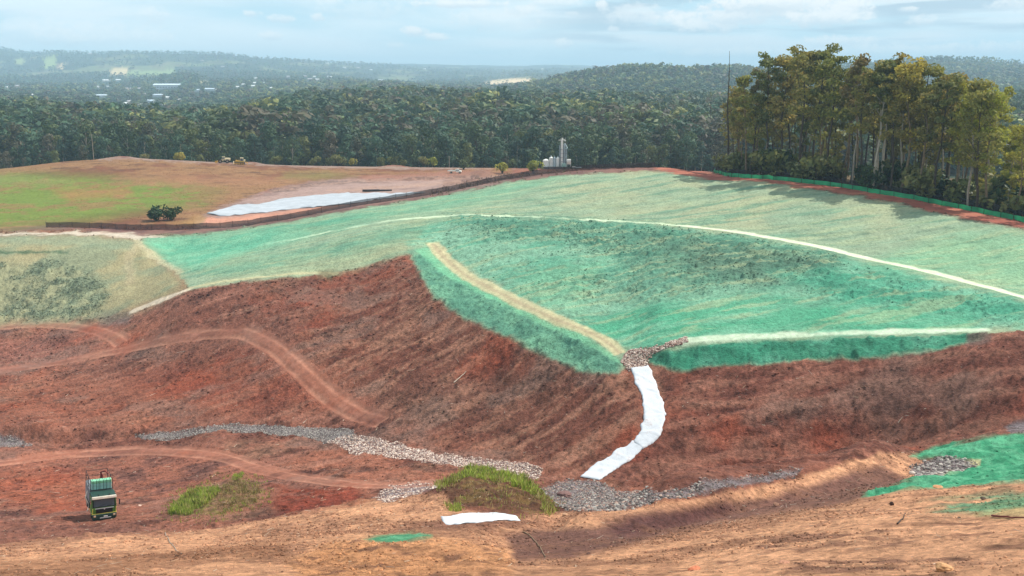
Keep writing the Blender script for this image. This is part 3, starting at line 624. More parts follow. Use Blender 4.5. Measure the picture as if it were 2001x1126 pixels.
P_FORG = np.array([lin(56,82,64), lin(66,92,70), lin(50,72,60), lin(74,98,72)])
P_SHRUB = np.array([lin(40,66,34), lin(54,80,38), lin(34,54,32), lin(72,94,44)])
M['leaf'] = leafy('gum_leaves', .5, .30); M['forest_leaf'] = leafy('forest_leaves', .26, .5); M['shrub_leaf'] = leafy('shrub_leaves', .25, .3)
M['bark_pale'] = plain('pale_bark', lin(178,164,146), .85, noise=1.6, lo=.65, hi=1.15, bump=.05)
M['bark_brown'] = plain('brown_bark', lin(128,108,84), .9, noise=1.6, lo=.6, hi=1.3, bump=.05)
M['bark_dark'] = plain('dark_bark', lin(74,62,52), .9, noise=1.6, lo=.6, hi=1.3, bump=.05)
M['bark_grey'] = plain('grey_bark', lin(164,150,134), .9, noise=1.6, lo=.7, hi=1.2, bump=.05)

def gum_meshes(seed, H, base, spread, nclump, pal, bark, lean=.0, leafn=105, size=.42):
    rg = np.random.default_rng(seed)
    k = 7; zs = np.linspace(0, 1, k); off = np.cumsum(rg.normal(0, .012, (k, 2)), 0)*H; off[0] = 0
    off += np.outer(zs**1.5, [lean*H, 0])
    P_ = np.stack([off[:, 0], off[:, 1], zs*H*.93], 1)
    r0 = .010*H+.05
    tr = Bag(); cr = Bag()
    v, f = tube(P_, r0*(1-zs*.82), 7); tr.add(v, f)
    for c in range(nclump):
        t = base+(1-base)*((c+.5)/nclump)**.85
        t = min(.97, t+rg.uniform(-.05, .05)); j = t*(k-1); i0 = min(int(j), k-2); o = P_[i0]*(1-(j-i0))+P_[i0+1]*(j-i0)
        ang = c*2.4+rg.uniform(-.6, .6)
        # an upward fanning crown: wide in the middle and upper third
        reach = spread*.86*(.35+.65*math.sin(math.pi*min(1, max(.08, (t-base)/(1-base)*.8+.12))))*rg.uniform(.55, 1.05)
        e = o+np.array([math.cos(ang)*reach, math.sin(ang)*reach, reach*rg.uniform(.5, 1.25)])
        mid = (o+e)/2+np.array([0, 0, -.12*reach])+rg.normal(0, .12, 3)*reach*.4
        rr = r0*(1-t*.8)*.42
        v, f = tube([o-np.array([0,0,.3]), mid, e], [rr, rr*.7, rr*.25], 5); tr.add(v, f)
        for s in range(3):
            cc = e+rg.normal(0, 1, 3)*np.array([.42, .42, .26])*spread*.42
            R = spread*rg.uniform(.24, .42)
            v, f, a = leaves(rg, cc, np.array([R, R, R*.62]), leafn//3, size, pal*rg.uniform(.75, 1.25), .25); cr.add(v, f, a)
            if s: 
                v, f = tube([mid, (mid+cc)/2+rg.normal(0,.1,3), cc], [rr*.5, rr*.35, rr*.15], 4); tr.add(v, f)
    top = P_[-1]
    for s in range(4):
        cc = top+rg.normal(0, 1, 3)*np.array([.4, .4, .12])*spread*.6; R = spread*rg.uniform(.28, .42)
        v, f, a = leaves(rg, cc, np.array([R, R, R*.6]), leafn//2, size, pal*rg.uniform(.8, 1.2), .25); cr.add(v, f, a)
    return tr.mesh('trunk', M[bark], True), cr.mesh('crown', M['leaf'])
def tree_thing(name, tm, cm, label, cat, loc, rz, sc, group=None):
    t = thing(name, label, cat, loc, rz, group); t.scale = (sc, sc, sc)
    if tm: link('trunk', tm, t)
    if cm: link('crown', cm, t)
    return t

# --- the stand of tall gums behind the green fence
PROTO_H = 30.0
GUMS = []
for s, (b, sp_, nc, pal, bark) in enumerate([(.50,3.6,13,P_GUM,'bark_brown'),(.42,4.0,15,P_GUM,'bark_dark'),(.55,3.2,11,P_GUMB,'bark_brown'),(.34,4.2,17,P_GUMY,'bark_brown'),(.46,3.7,14,P_GUMD,'bark_dark'),(.38,3.6,16,P_GUMY,'bark_grey'),(.30,4.4,18,P_GUM,'bark_dark'),(.56,3.4,12,P_GUMD,'bark_pale')]):
    GUMS.append(gum_meshes(100+s, PROTO_H, b, sp_, nc, pal, bark))
TOPS = np.array([(1400,262),(1425,215),(1440,165),(1470,128),(1500,104),(1530,105),(1560,91),(1592,90),(1620,98),(1655,126),(1680,103),(1720,106),(1760,108),(1795,124),(1815,128),(1838,152),(1850,143),(1885,158),(1920,152),(1950,174),(1975,205),(1995,246),(2060,262),(2300,270)], float)
FENCE_BASE = np.array([(1360,322),(1420,343),(1500,350),(1600,361),(1700,376),(1800,393),(1900,414),(2001,437),(2200,478)], float)
def fence_pt(px): return hit1(px, float(np.interp(px, FENCE_BASE[:,0], FENCE_BASE[:,1])))
rs = np.random.default_rng(5)
GG = 'tall gum trees of the stand behind the green fence'
LBL = ['tall gum tree with olive crown and brown trunk', 'tall gum tree with olive crown and dark trunk', 'tall gum tree with brownish crown and brown trunk', 'tall gum tree with yellow-green crown and brown trunk', 'tall gum tree with dark green crown and dark trunk', 'tall gum tree with yellow-green crown and grey trunk', 'broad gum tree with low olive crown and dark trunk', 'tall gum tree with dark green crown and pale trunk']
used_xy = []
def put_gum(px, dy, kind, dtop, label=None, group=GG, force=False):
    f = fence_pt(min(px, 2250)); y = f[1]+dy; u = float(uv(px, 300)[0]); x = u*y
    if not force and any((x-a)**2+(y-b)**2 < 2.5**2 for a, b in used_xy): return None
    used_xy.append((x, y)); z = float(gz(x, y))-.2
    vt = float(uv(px, np.interp(px, TOPS[:,0], TOPS[:,1])+dtop)[1])
    h = vt*y-z
    if h < 7: return None
    tm, cm = GUMS[kind]
    return tree_thing('gum_tree', tm, cm, label or LBL[kind]+', behind the green fence', 'tree', (x, y, z), rs.uniform(0, 6.28), h/(PROTO_H*1.0), group)
put_gum(1716, 8, 7, 8, 'pale straight gum trunk, left one of the bright pair in the stand', force=True)
put_gum(1727, 10, 7, 4, 'pale forked gum trunk, right one of the bright pair in the stand', force=True)
put_gum(1902, 7, 5, 30, 'slim pale grey gum trunk near the right end of the green fence', force=True)
put_gum(1460, 7, 0, 2, 'reddish brown gum at the left end of the stand, open crown', force=True)
put_gum(1833, 7, 4, 0, 'dark straight gum trunk midway along the right part of the stand', force=True)
n_st = 0
for px, dy, kd, dt in [(1500,10,4,0),(1532,14,6,2),(1562,9,1,0),(1590,12,4,-2),(1618,9,1,2),(1650,14,0,0),(1682,9,2,0),(1742,15,1,0),(1765,9,3,2),(1796,12,6,0),(1850,16,6,-2),(1880,10,3,2),(1918,13,6,0),(1944,9,3,2),(1968,12,5,0),(1990,8,3,0),(1478,14,2,10),(1440,16,1,5)]:
    if put_gum(px, dy, kd, dt): n_st += 1
tries = 0
while n_st < 122 and tries < 2500:
    tries += 1
    px = rs.uniform(1436, 2120); dy = 5+60*rs.random()**1.4
    right = sst(1720, 1960, px)
    kd = int(rs.choice([3,5,6,0], p=[.4,.3,.2,.1])) if rs.random() < right else int(rs.choice([0,1,2,4,6,7], p=[.2,.25,.15,.2,.12,.08]))
    if put_gum(px, dy, kd, (rs.uniform(4, 60) if rs.random() < .45 else rs.uniform(60, 185))): n_st += 1
# dead spars at the left end
def dead_tree(px, dy, top, label, sd):
    rg = np.random.default_rng(sd); f = fence_pt(px); y = f[1]+dy; x = float(uv(px, 250)[0])*y; z = float(gz(x, y))-.2; h = float(uv(px, top)[1])*y-z
    b = Bag(); zs = np.linspace(0, 1, 8); off = np.cumsum(rg.normal(0, .006, (8, 2)), 0)*h; off[0] = 0
    P_ = np.stack([off[:,0], off[:,1], zs*h], 1); v, f_ = tube(P_, .36*(1-zs*.88), 7); b.add(v, f_)
    t = thing('dead_tree', label, 'dead tree', (x, y, z)); link('trunk', b.mesh('trunk', M['bark_dark'], True), t)
    b = Bag()
    for c in range(16):
        q = rg.uniform(.35, .9); o = np.array([np.interp(q, zs, P_[:,0]), np.interp(q, zs, P_[:,1]), q*h]); a = rg.uniform(0, 6.28); L = rg.uniform(.8, 2.6)*(1.2-q)
        v, f_ = tube([o, o+np.array([math.cos(a)*L*.6, math.sin(a)*L*.6, L*.35]), o+np.array([math.cos(a)*L, math.sin(a)*L, L*.9])], [.06, .04, .015], 4); b.add(v, f_)
    link('branch', b.mesh('branch', M['bark_dark'], True), t)['kind'] = 'stuff'
dead_tree(1421, 9, 100, 'tall bare dead tree spar, standing left of the gum stand', 3)
dead_tree(1390, 14, 168, 'thin leafless dead tree beyond the left end of the green fence', 4)

# --- shrubs: one mesh of leaves over a few stems
def shrub_meshes(seed, pal, n=420, size=.22):
    rg = np.random.default_rng(seed); b = Bag(); s = Bag()
    for c in range(9):
        a = rg.uniform(0, 6.28); r = rg.uniform(0, .62); cc = np.array([math.cos(a)*r, math.sin(a)*r, rg.uniform(.35, .78)]); R = rg.uniform(.24, .42)
        v, f, al = leaves(rg, cc, np.array([R, R, R*.75]), n//9, size*.5, pal*rg.uniform(.75, 1.2), 0); b.add(v, f, al)
        v, f = tube([[0,0,-.05], cc*[.5,.5,.45], cc], [.035, .025, .01], 4); s.add(v, f)
    return s.mesh('stem', M['bark_dark'], True), b.mesh('foliage', M['shrub_leaf'])
SHR = [shrub_meshes(300+i, p) for i, p in enumerate((P_SHRUB, P_GUMY, P_FORL, P_GUMD))]
def shrub(x, y, h, kind, label, group=None, wide=1.2, name='shrub', cat='shrub'):
    t = thing(name, label, cat, (x, y, float(gz(x, y))-.05), random.uniform(0, 6.28), group); t.scale = (h*wide, h*wide, h)
    link('stem', SHR[kind][0], t); link('foliage', SHR[kind][1], t); return t
p = hit1(306, 432); shrub(p[0], p[1], 4.5, 0, 'dark green round bush on the field, left and taller of the touching pair', 'bushes on the field', 1.0)
p = hit1(335, 431); shrub(p[0], p[1]+.5, 3.9, 0, 'dark green round bush on the field, right and lower of the touching pair', 'bushes on the field', 1.05)
for px, py, h, k, l in ((982,332,5.2,1,'yellow-green bush by the rim fence, left of the silo plant'), (1042,330,6.0,1,'broad olive bush beside the white tanks of the silo plant'), (905,330,4.6,2,'small green bush behind the parked white truck')):
    q = at(px, 430 if px > 920 else 452, py); shrub(q[0], q[1], h, k, l, None, 1.0)
rs2 = np.random.default_rng(8)
for px in (283,345,356,395,640,662,690,745,770,790,828,850,1000,615,540):
    q = at(px+rs2.uniform(-3,3), 474+rs2.uniform(-2,4), 320); shrub(q[0], q[1], rs2.uniform(3.5, 6.5), int(rs2.choice([2,2,3,1])), 'pale green shrub along the dark forest edge behind the haul road', 'shrubs along the forest edge', .75)
for i in range(64):
    px = rs2.uniform(1400, 2080); f = fence_pt(px); y = f[1]+rs2.uniform(4, 26); x = float(uv(px, 380)[0])*y
    shrub(x, y, rs2.uniform(1.8, 8.0), int(rs2.choice([3,3,2,3,0])), 'understorey shrub at the foot of the gum stand behind the green fence', 'understorey shrubs of the gum stand', 1.0)

# --- forest beyond the haul road: the front rows tree by tree, the rest as one mass
def forest_arrays(seed, pal, n, size, nc=9):
    """crown (unit height 1) as leaf arrays"""
    rg = np.random.default_rng(seed); V_ = []; A_ = []
    for c in range(nc):
        t = .16+.76*(c+rg.random())/nc; a = rg.uniform(0, 6.28); r = .24*math.sin(math.pi*min(1, t*.9+.1))*rg.uniform(.3, 1.1)
        R = rg.uniform(.10, .17)
        v, f, al = leaves(rg, np.array([math.cos(a)*r, math.sin(a)*r, t]), np.array([R, R, R*.72]), n//nc, size, pal*rg.uniform(.8, 1.2), 0, .6, 1.3); V_.append(v); A_.append(al)
    return np.concatenate(V_), np.concatenate(A_)
FPAL = [P_FOR, P_FORG, P_FORL, P_FOR, P_FORB, P_FORG]
FT = []
for s, pal in enumerate(FPAL):
    v, a = forest_arrays(500+s, pal, 900, .034, 15); b = Bag()
    rg = np.random.default_rng(s); pts = np.array([[0,0,0],[.01,0,.3],[rg.uniform(-.02,.02),.01,.6],[0,0,.88]]); tv, tf = tube(pts, [.013,.011,.008,.003], 6); b.add(tv, tf)
    for c in range(5):
        an = rg.uniform(0, 6.28); z0 = rg.uniform(.3, .6); tv, tf = tube([[0,0,z0],[.07*math.cos(an),.07*math.sin(an),z0+.12],[.15*math.cos(an),.15*math.sin(an),z0+.22]], [.006,.004,.002], 4); b.add(tv, tf)
    FT.append((b.mesh('trunk', M[['bark_dark','bark_grey','bark_brown','bark_pale','bark_grey','bark_dark'][s]], True), mesh_np('crown', v, np.arange(len(v)).reshape(-1, 4), M['forest_leaf'], a)))
FL = ['dark green', 'blue green', 'light olive', 'deep green', 'grey brown', 'dusky green']
n_f = 0; rs3 = np.random.default_rng(21)
FRONT = []
for row in range(5):
    y0 = 487+row*9
    for px in np.arange(-70, 1452, 38.0 if row < 4 else 44):
        px2 = px+rs3.uniform(-13, 13)+row*9; y = y0+rs3.uniform(-3, 3); x = float(uv(px2, 300)[0])*y
        if px2 > 1440 or (row == 0 and 1040 < px2 < 1120) or n_f >= 170: continue
        h = rs3.uniform(9, 20) if row < 2 else rs3.uniform(14, 27)
        k = int(rs3.choice(6, p=[.24,.2,.13,.2,.1,.13])) if px2 > 130 else int(rs3.choice([0,4,4,2,1]))
        if px2 < 130 and row < 2: h *= .7
        tree_thing('forest_tree', FT[k][0], FT[k][1], FL[k]+' tree in the front rows of the forest beyond the haul road', 'tree', (x, y, float(gz(x, y))-.3), rs3.uniform(0, 6.28), h, 'front trees of the forest beyond the haul road'); n_f += 1
# --- houses among the far trees (pixel of the roof, roof width in pixels)
HOUSES = [(208,158,13,0),(231,157,9,0),(33,169,9,1),(13,171,7,0),(64,187,8,0),(191,170,6,0),(209,170,7,0),(248,174,6,1),(257,174,5,1),(271,174,8,1),(284,185,6,1),(328,171,50,2),(198,189,26,2),(308,188,20,2),(246,204,11,0),(253,200,8,1),(275,207,7,0),(295,200,16,2),(320,209,7,0),(351,197,6,0),(328,192,7,0),(386,178,12,2),(193,209,6,0),(222,205,9,0),
 (500,153,6,0),(517,163,7,0),(498,163,8,0),(464,171,9,0),(475,166,7,0),(495,169,8,0),(531,173,8,0),(412,176,22,2),(606,155,9,1),(620,156,9,0),(564,150,8,1),(597,149,7,1),(613,150,7,0),(640,150,6,0),(646,150,5,0),(744,157,8,0),(677,151,7,1),(640,124,6,0),(673,132,6,0),(544,193,7,0),(552,192,6,0),(520,195,8,2),(453,192,5,0),(742,156,5,0),(395,118,5,1),(176,105,6,1),(435,130,6,1),(700,132,6,1),(725,136,5,0),(830,134,5,0),(1060,134,5,0)]
NEARH = [(667,213,24,2,'large pale blue-white roofed house on the wooded rise, biggest of its cluster'),(656,207,13,0,'white gabled house just behind the large pale roofed house on the wooded rise'),(651,221,18,0,'low white house below the large pale roofed house on the wooded rise'),(677,205,9,0,'small white house right of the large pale roofed house, uphill'),(636,208,9,1,'small grey-roofed house left of the large pale roofed house'),(612,209,5,0,'tiny white house alone in trees, left of the wooded rise cluster'),(610,238,20,1,'grey-roofed house low in the trees below the wooded rise cluster'),(1044,241,17,1,'mauve-grey roofed house in the dark trees above the silo plant'),(1059,237,8,0,'small white shed at the right end of the mauve-grey roofed house'),(952,260,9,0,'small pale green roof deep in the forest left of the silo plant')]
M['house_wall'] = [plain('house_wall_cream', lin(214,206,190), .8, noise=.3), plain('house_wall_tan', lin(176,158,134), .8, noise=.3), plain('shed_wall', lin(200,204,206), .6, noise=.3)]
M['house_roof'] = [plain('roof_white', lin(244,244,240), .5, noise=.4, lo=.9, hi=1.05), plain('roof_grey', lin(186,178,178), .6, noise=.4), plain('roof_blue_white', lin(214,228,236), .4, noise=.4, lo=.9, hi=1.1)]
M['glass_dark'] = plain('window_glass', lin(40,48,56), .1, spec=.6)
def house_mesh(k, L, Wd, hw, hr):
    bm = bmesh.new()
    def box(x0,x1,y0,y1,z0,z1):
        r = bmesh.ops.create_cube(bm, size=1); bmesh.ops.scale(bm, verts=r['verts'], vec=(x1-x0, y1-y0, z1-z0)); bmesh.ops.translate(bm, verts=r['verts'], vec=((x0+x1)/2, (y0+y1)/2, (z0+z1)/2))
    box(-L/2, L/2, -Wd/2, Wd/2, -4, hw)
    w = bpy.data.meshes.new('wall'); bm.to_mesh(w); bm.free(); w.materials.append(M['house_wall'][k])
    e = .5; v = np.array([[-L/2-e,-Wd/2-e,hw],[L/2+e,-Wd/2-e,hw],[L/2+e,Wd/2+e,hw],[-L/2-e,Wd/2+e,hw],[-L/2-e,0,hw+hr],[L/2+e,0,hw+hr]])
    v2 = v-[0,0,.25]; co = np.concatenate([v, v2]); q = [(0,1,5,4),(2,3,4,5),(6,10,11,7),(8,11,10,9),(0,6,7,1),(2,8,9,3),(1,7,11,5),(5,11,8,2),(3,9,10,4),(4,10,6,0)]
    r = mesh_np('roof', co, np.array(q), M['house_roof'][k])
    b = Bag()
    for x in np.arange(-L/2+1.5, L/2-1, 3.2):
        for s in (-1, 1):
            c = np.array([[x,s*(Wd/2+.02),1],[x+1.4,s*(Wd/2+.02),1],[x+1.4,s*(Wd/2+.02),2.2],[x,s*(Wd/2+.02),2.2]]); b.add(c, np.array([[0,1,2,3]]))
    return w, r, b.mesh('window', M['glass_dark'])
HM = [house_mesh(0, 14, 9, 4.2, 2.6), house_mesh(1, 15, 10, 4.0, 3.0), house_mesh(2, 30, 14, 6, 2.2)]
HPOS = []
def house(px, py, wpx, k, label, group, ang):
    p = hit1(px, py+1.5); y = min(p[1], 7300); u, v = (float(q) for q in uv(px, py)); x = u*y; g = float(gz(x, y))
    wm = wpx/F*y; sc = wm/HM[k][0].vertices.__len__() if False else wm/((14,15,30)[k])
    hh = (6.8, 7.0, 8.2)[k]*sc
    t = thing('house', label, 'house', (x, y, max(g, v*y-hh)), ang, group); s2 = max(sc*.8, .75 if k < 2 else .6); t.scale = (sc, s2, max(.8*sc, .9) if sc < 1.6 else sc*.62)
    t.location.z = max(g, v*y-(6.8, 7.0, 8.2)[k]*t.scale[2])
    link('wall', HM[k][0], t); link('roof', HM[k][1], t); link('window', HM[k][2], t)
    HPOS.append((px, py, wpx, y, v*y))
rs4 = np.random.default_rng(31)
HL = ['white roofed house far off among valley trees, of the distant town', 'grey and tan house far off among valley trees, of the distant town', 'long pale shed roof far off among valley trees, of the distant town']
for a in NEARH: house(*a[:4], a[4], 'houses on the wooded rise', rs4.uniform(-.25, .25))
for a in HOUSES: house(*a[:4], HL[a[3]], 'houses of the distant town', rs4.uniform(-.35, .35))

# --- the mass of the forest and the wooded hills: one object
def build_forest():
    rg = np.random.default_rng(77); Vs, As = [], []
    lumG = C.sum(-1)
    def scatter(y0, y1, dens, umax=.60):
        n = int(umax*(y1*y1-y0*y0)*dens); y = np.sqrt(rg.uniform(y0*y0, y1*y1, n)); x = rg.uniform(-umax, umax, n)*y; return x, y
    for y0, y1, dens, nl, size, hr in ((528, 640, 1/62, 240, .048, (15, 25)), (640, 860, 1/72, 130, .062, (15, 25)), (860, 1300, 1/92, 72, .082, (14, 24)), (1300, 2000, 1/135, 36, .115, (13, 22)), (2000, 3200, 1/230, 20, .16, (13, 21)), (3200, 5200, 1/800, 9, .2, (12, 20)), (5200, 8200, 1/3200, 8, .24, (14, 26))):
        x, y = scatter(y0, y1, dens)
        lum = bil(lumG, x, y); px, py = pix(x, y, gz(x, y))
        pt = fbm(x/150, y/150, 91, 3)
        keep = (lum < .32); keep &= ~((px < 430) & (y > 1750) & (y < 3200) & (rg.random(len(x)) < .45))
        if y1 < 1300: keep &= px < 2060
        h = rg.uniform(*hr, len(x))*(1+(.32 if y1 < 1000 else .12)*fbm(x/60, y/60, 95, 3))*rg.choice([.8,1,1,1.12], len(x))
        zt = gz(x, y)+h; _, pt_y = pix(x, y, zt)
        for hx, hy, hw, hyy, hz in HPOS:                     # gardens in front of the houses
            keep &= ~((np.abs(px-hx) < hw*.5+1) & (y < hyy*1.03+8) & (y > hyy*.80-40) & (pt_y < hy+3.0))
        # only what stands in view of the valley: drop trees wholly behind nearer ground
        x, y, h, pt = x[keep], y[keep], h[keep], pt[keep]; z = gz(x, y)
        kind = np.where(rg.random(len(x)) < .5+.5*pt, rg.integers(0, 3, len(x)), rg.integers(3, 6, len(x)))
        for k in range(6):
            va, al = forest_arrays(700+k, FPAL[k], nl, size, max(3, min(8, nl//10)))
            m = kind == k; n = m.sum()
            if not n: continue
            an = rg.uniform(0, 6.28, n); c, s = np.cos(an), np.sin(an); hh = h[m]; wd = hh*rg.uniform(.95, 1.8, n)
            P_ = np.stack([(va[None,:,0]*c[:,None]-va[None,:,1]*s[:,None])*wd[:,None]+x[m][:,None], (va[None,:,0]*s[:,None]+va[None,:,1]*c[:,None])*wd[:,None]+y[m][:,None], va[None,:,2]*hh[:,None]+z[m][:,None]-.5], -1)
            tone = rg.uniform(.6, 1.35, n)*(1+.25*pt[m])
            Vs.append(P_.reshape(-1, 3)); As.append((al[None]*tone[:,None,None]).reshape(-1, 3))
    v = np.concatenate(Vs); a = np.concatenate(As)
    print('forest quads', len(v)//4)
    tag(link('forest', mesh_np('forest', v, np.arange(len(v)).reshape(-1, 4), M['forest_leaf'], np.clip(a, .004, .5))), kind='stuff')
build_forest()
# ------------------------------------------------------------------ made things
class BM_:
    def __init__(s): s.b = bmesh.new()
    def _x(s, vs, c, rot):
        m = Matrix.Translation(c)
        if rot: m = m @ Matrix.Rotation(rot[2], 4, 'Z') @ Matrix.Rotation(rot[1], 4, 'Y') @ Matrix.Rotation(rot[0], 4, 'X')
        bmesh.ops.transform(s.b, matrix=m, verts=vs)
    def box(s, c, d, rot=None, bev=0.):
        r = bmesh.ops.create_cube(s.b, size=1); vs = r['verts']; bmesh.ops.scale(s.b, vec=d, verts=vs)
        if bev:
            es = list({e for v in vs for e in v.link_edges}); o = bmesh.ops.bevel(s.b, geom=es, offset=bev, segments=2, affect='EDGES', profile=.6); vs = list({v for f in o['faces'] for v in f.verts} | {v for v in vs if v.is_valid})
        s._x(vs, c, rot); return s
    def cyl(s, c, r, h, rot=None, n=20, r2=None):
        q = bmesh.ops.create_cone(s.b, cap_ends=True, segments=n, radius1=r, radius2=r if r2 is None else r2, depth=h); s._x(q['verts'], c, rot); return s
    def bar(s, a, b, r, n=6):
        a = Vector(a); b = Vector(b); d = b-a; q = bmesh.ops.create_cone(s.b, cap_ends=True, segments=n, radius1=r, radius2=r, depth=d.length)
        bmesh.ops.transform(s.b, matrix=Matrix.Translation((a+b)/2) @ d.to_track_quat('Z', 'Y').to_matrix().to_4x4(), verts=q['verts']); return s
    def prism(s, prof, x0, x1):
        """outline in the y-z plane pulled along x"""
        a = [s.b.verts.new((x0, y, z)) for y, z in prof]; b = [s.b.verts.new((x1, y, z)) for y, z in prof]
        s.b.faces.new(a); s.b.faces.new(b[::-1])
        for i in range(len(prof)): j = (i+1) % len(prof); s.b.faces.new((a[j], a[i], b[i], b[j]))
        bmesh.ops.recalc_face_normals(s.b, faces=s.b.faces); return s
    def tor(s, c, R, r, rot, n=20, k=8):
        vs = []
        for i in range(n):
            a = 2*math.pi*i/n; vs.append([s.b.verts.new(((R+r*math.cos(t))*math.cos(a), (R+r*math.cos(t))*math.sin(a), r*1.15*math.sin(t))) for t in [2*math.pi*q/k for q in range(k)]])
        for i in range(n):
            for q in range(k): s.b.faces.new((vs[i][q], vs[(i+1) % n][q], vs[(i+1) % n][(q+1) % k], vs[i][(q+1) % k]))
        s._x([v for l in vs for v in l], c, rot); return s
    def mesh(s, name, mat):
        me = bpy.data.meshes.new(name); s.b.normal_update(); s.b.to_mesh(me); s.b.free(); me.materials.append(mat); return me
def part(name, bm, mat, parent, label=None):
    o = link(name, bm.mesh(name, mat), parent)
    if label: o['label'] = label
    return o
PI = math.pi
M['lime'] = plain('lime_green_paint', lin(80,132,46), .5, spec=.5, noise=3, lo=.8, hi=1.1)
M['cream'] = plain('cream_paint', lin(226,214,196), .5, noise=3, lo=.8, hi=1.05)
M['black'] = plain('black_plastic', lin(30,34,36), .55)
M['darkgreen'] = plain('dark_green_steel', lin(34,62,54), .6, noise=3)
M['yellow_line'] = plain('yellow_stripe', lin(216,204,96), .5)
M['screen'] = plain('windscreen_glass', lin(70,86,96), .08, spec=.7)
M['silver'] = plain('silver_trim', lin(200,204,206), .35, metal=.3)
M['lamp'] = plain('headlamp_lens', lin(224,196,160), .2, spec=.6)
M['tyre'] = plain('tyre_rubber', lin(38,36,36), .9, noise=6)
M['rim'] = plain('wheel_rim', lin(150,140,130), .5, noise=4)
M['steel'] = plain('grey_steel', lin(130,136,140), .5, noise=2, lo=.7, hi=1.2)
M['mint'] = plain('mint_wrap', lin(150,206,196), .5, noise=4, lo=.85, hi=1.12, bump=.02)
M['mintg'] = plain('mint_green_wrap', lin(132,200,160), .5, noise=4, lo=.85, hi=1.12, bump=.02)
M['strap'] = plain('dark_strap', lin(40,70,70), .7)
M['plate'] = plain('white_plate', lin(225,225,225), .5)
M['red_steel'] = plain('dark_red_steel', lin(110,44,40), .6)
M['machine'] = plain('machine_yellow', lin(214,164,62), .5, noise=2, lo=.75, hi=1.1)
M['machine_pale'] = plain('machine_cream', lin(232,214,172), .5, noise=2, lo=.8, hi=1.05)
M['track'] = M['track']
M['dark_steel'] = plain('dark_steel', lin(52,46,42), .7, noise=3)

def ground_normal(x, y, d=2.5):
    def g(a, b): return float(bil(Z0, a, b))
    return Vector((-(g(x+d, y)-g(x-d, y))/(2*d), -(g(x, y+d)-g(x, y-d))/(2*d), 1)).normalized()
def settle(o, x, y, rz, lift=0., amount=1.):
    n = ground_normal(x, y); n = Vector((0,0,1)).lerp(n, amount).normalized()
    q = Vector((0,0,1)).rotation_difference(n); e = (q.to_matrix() @ Matrix.Rotation(rz, 3, 'Z')).to_euler()
    o.location = (x, y, float(bil(Z0, x, y))+lift); o.rotation_euler = e

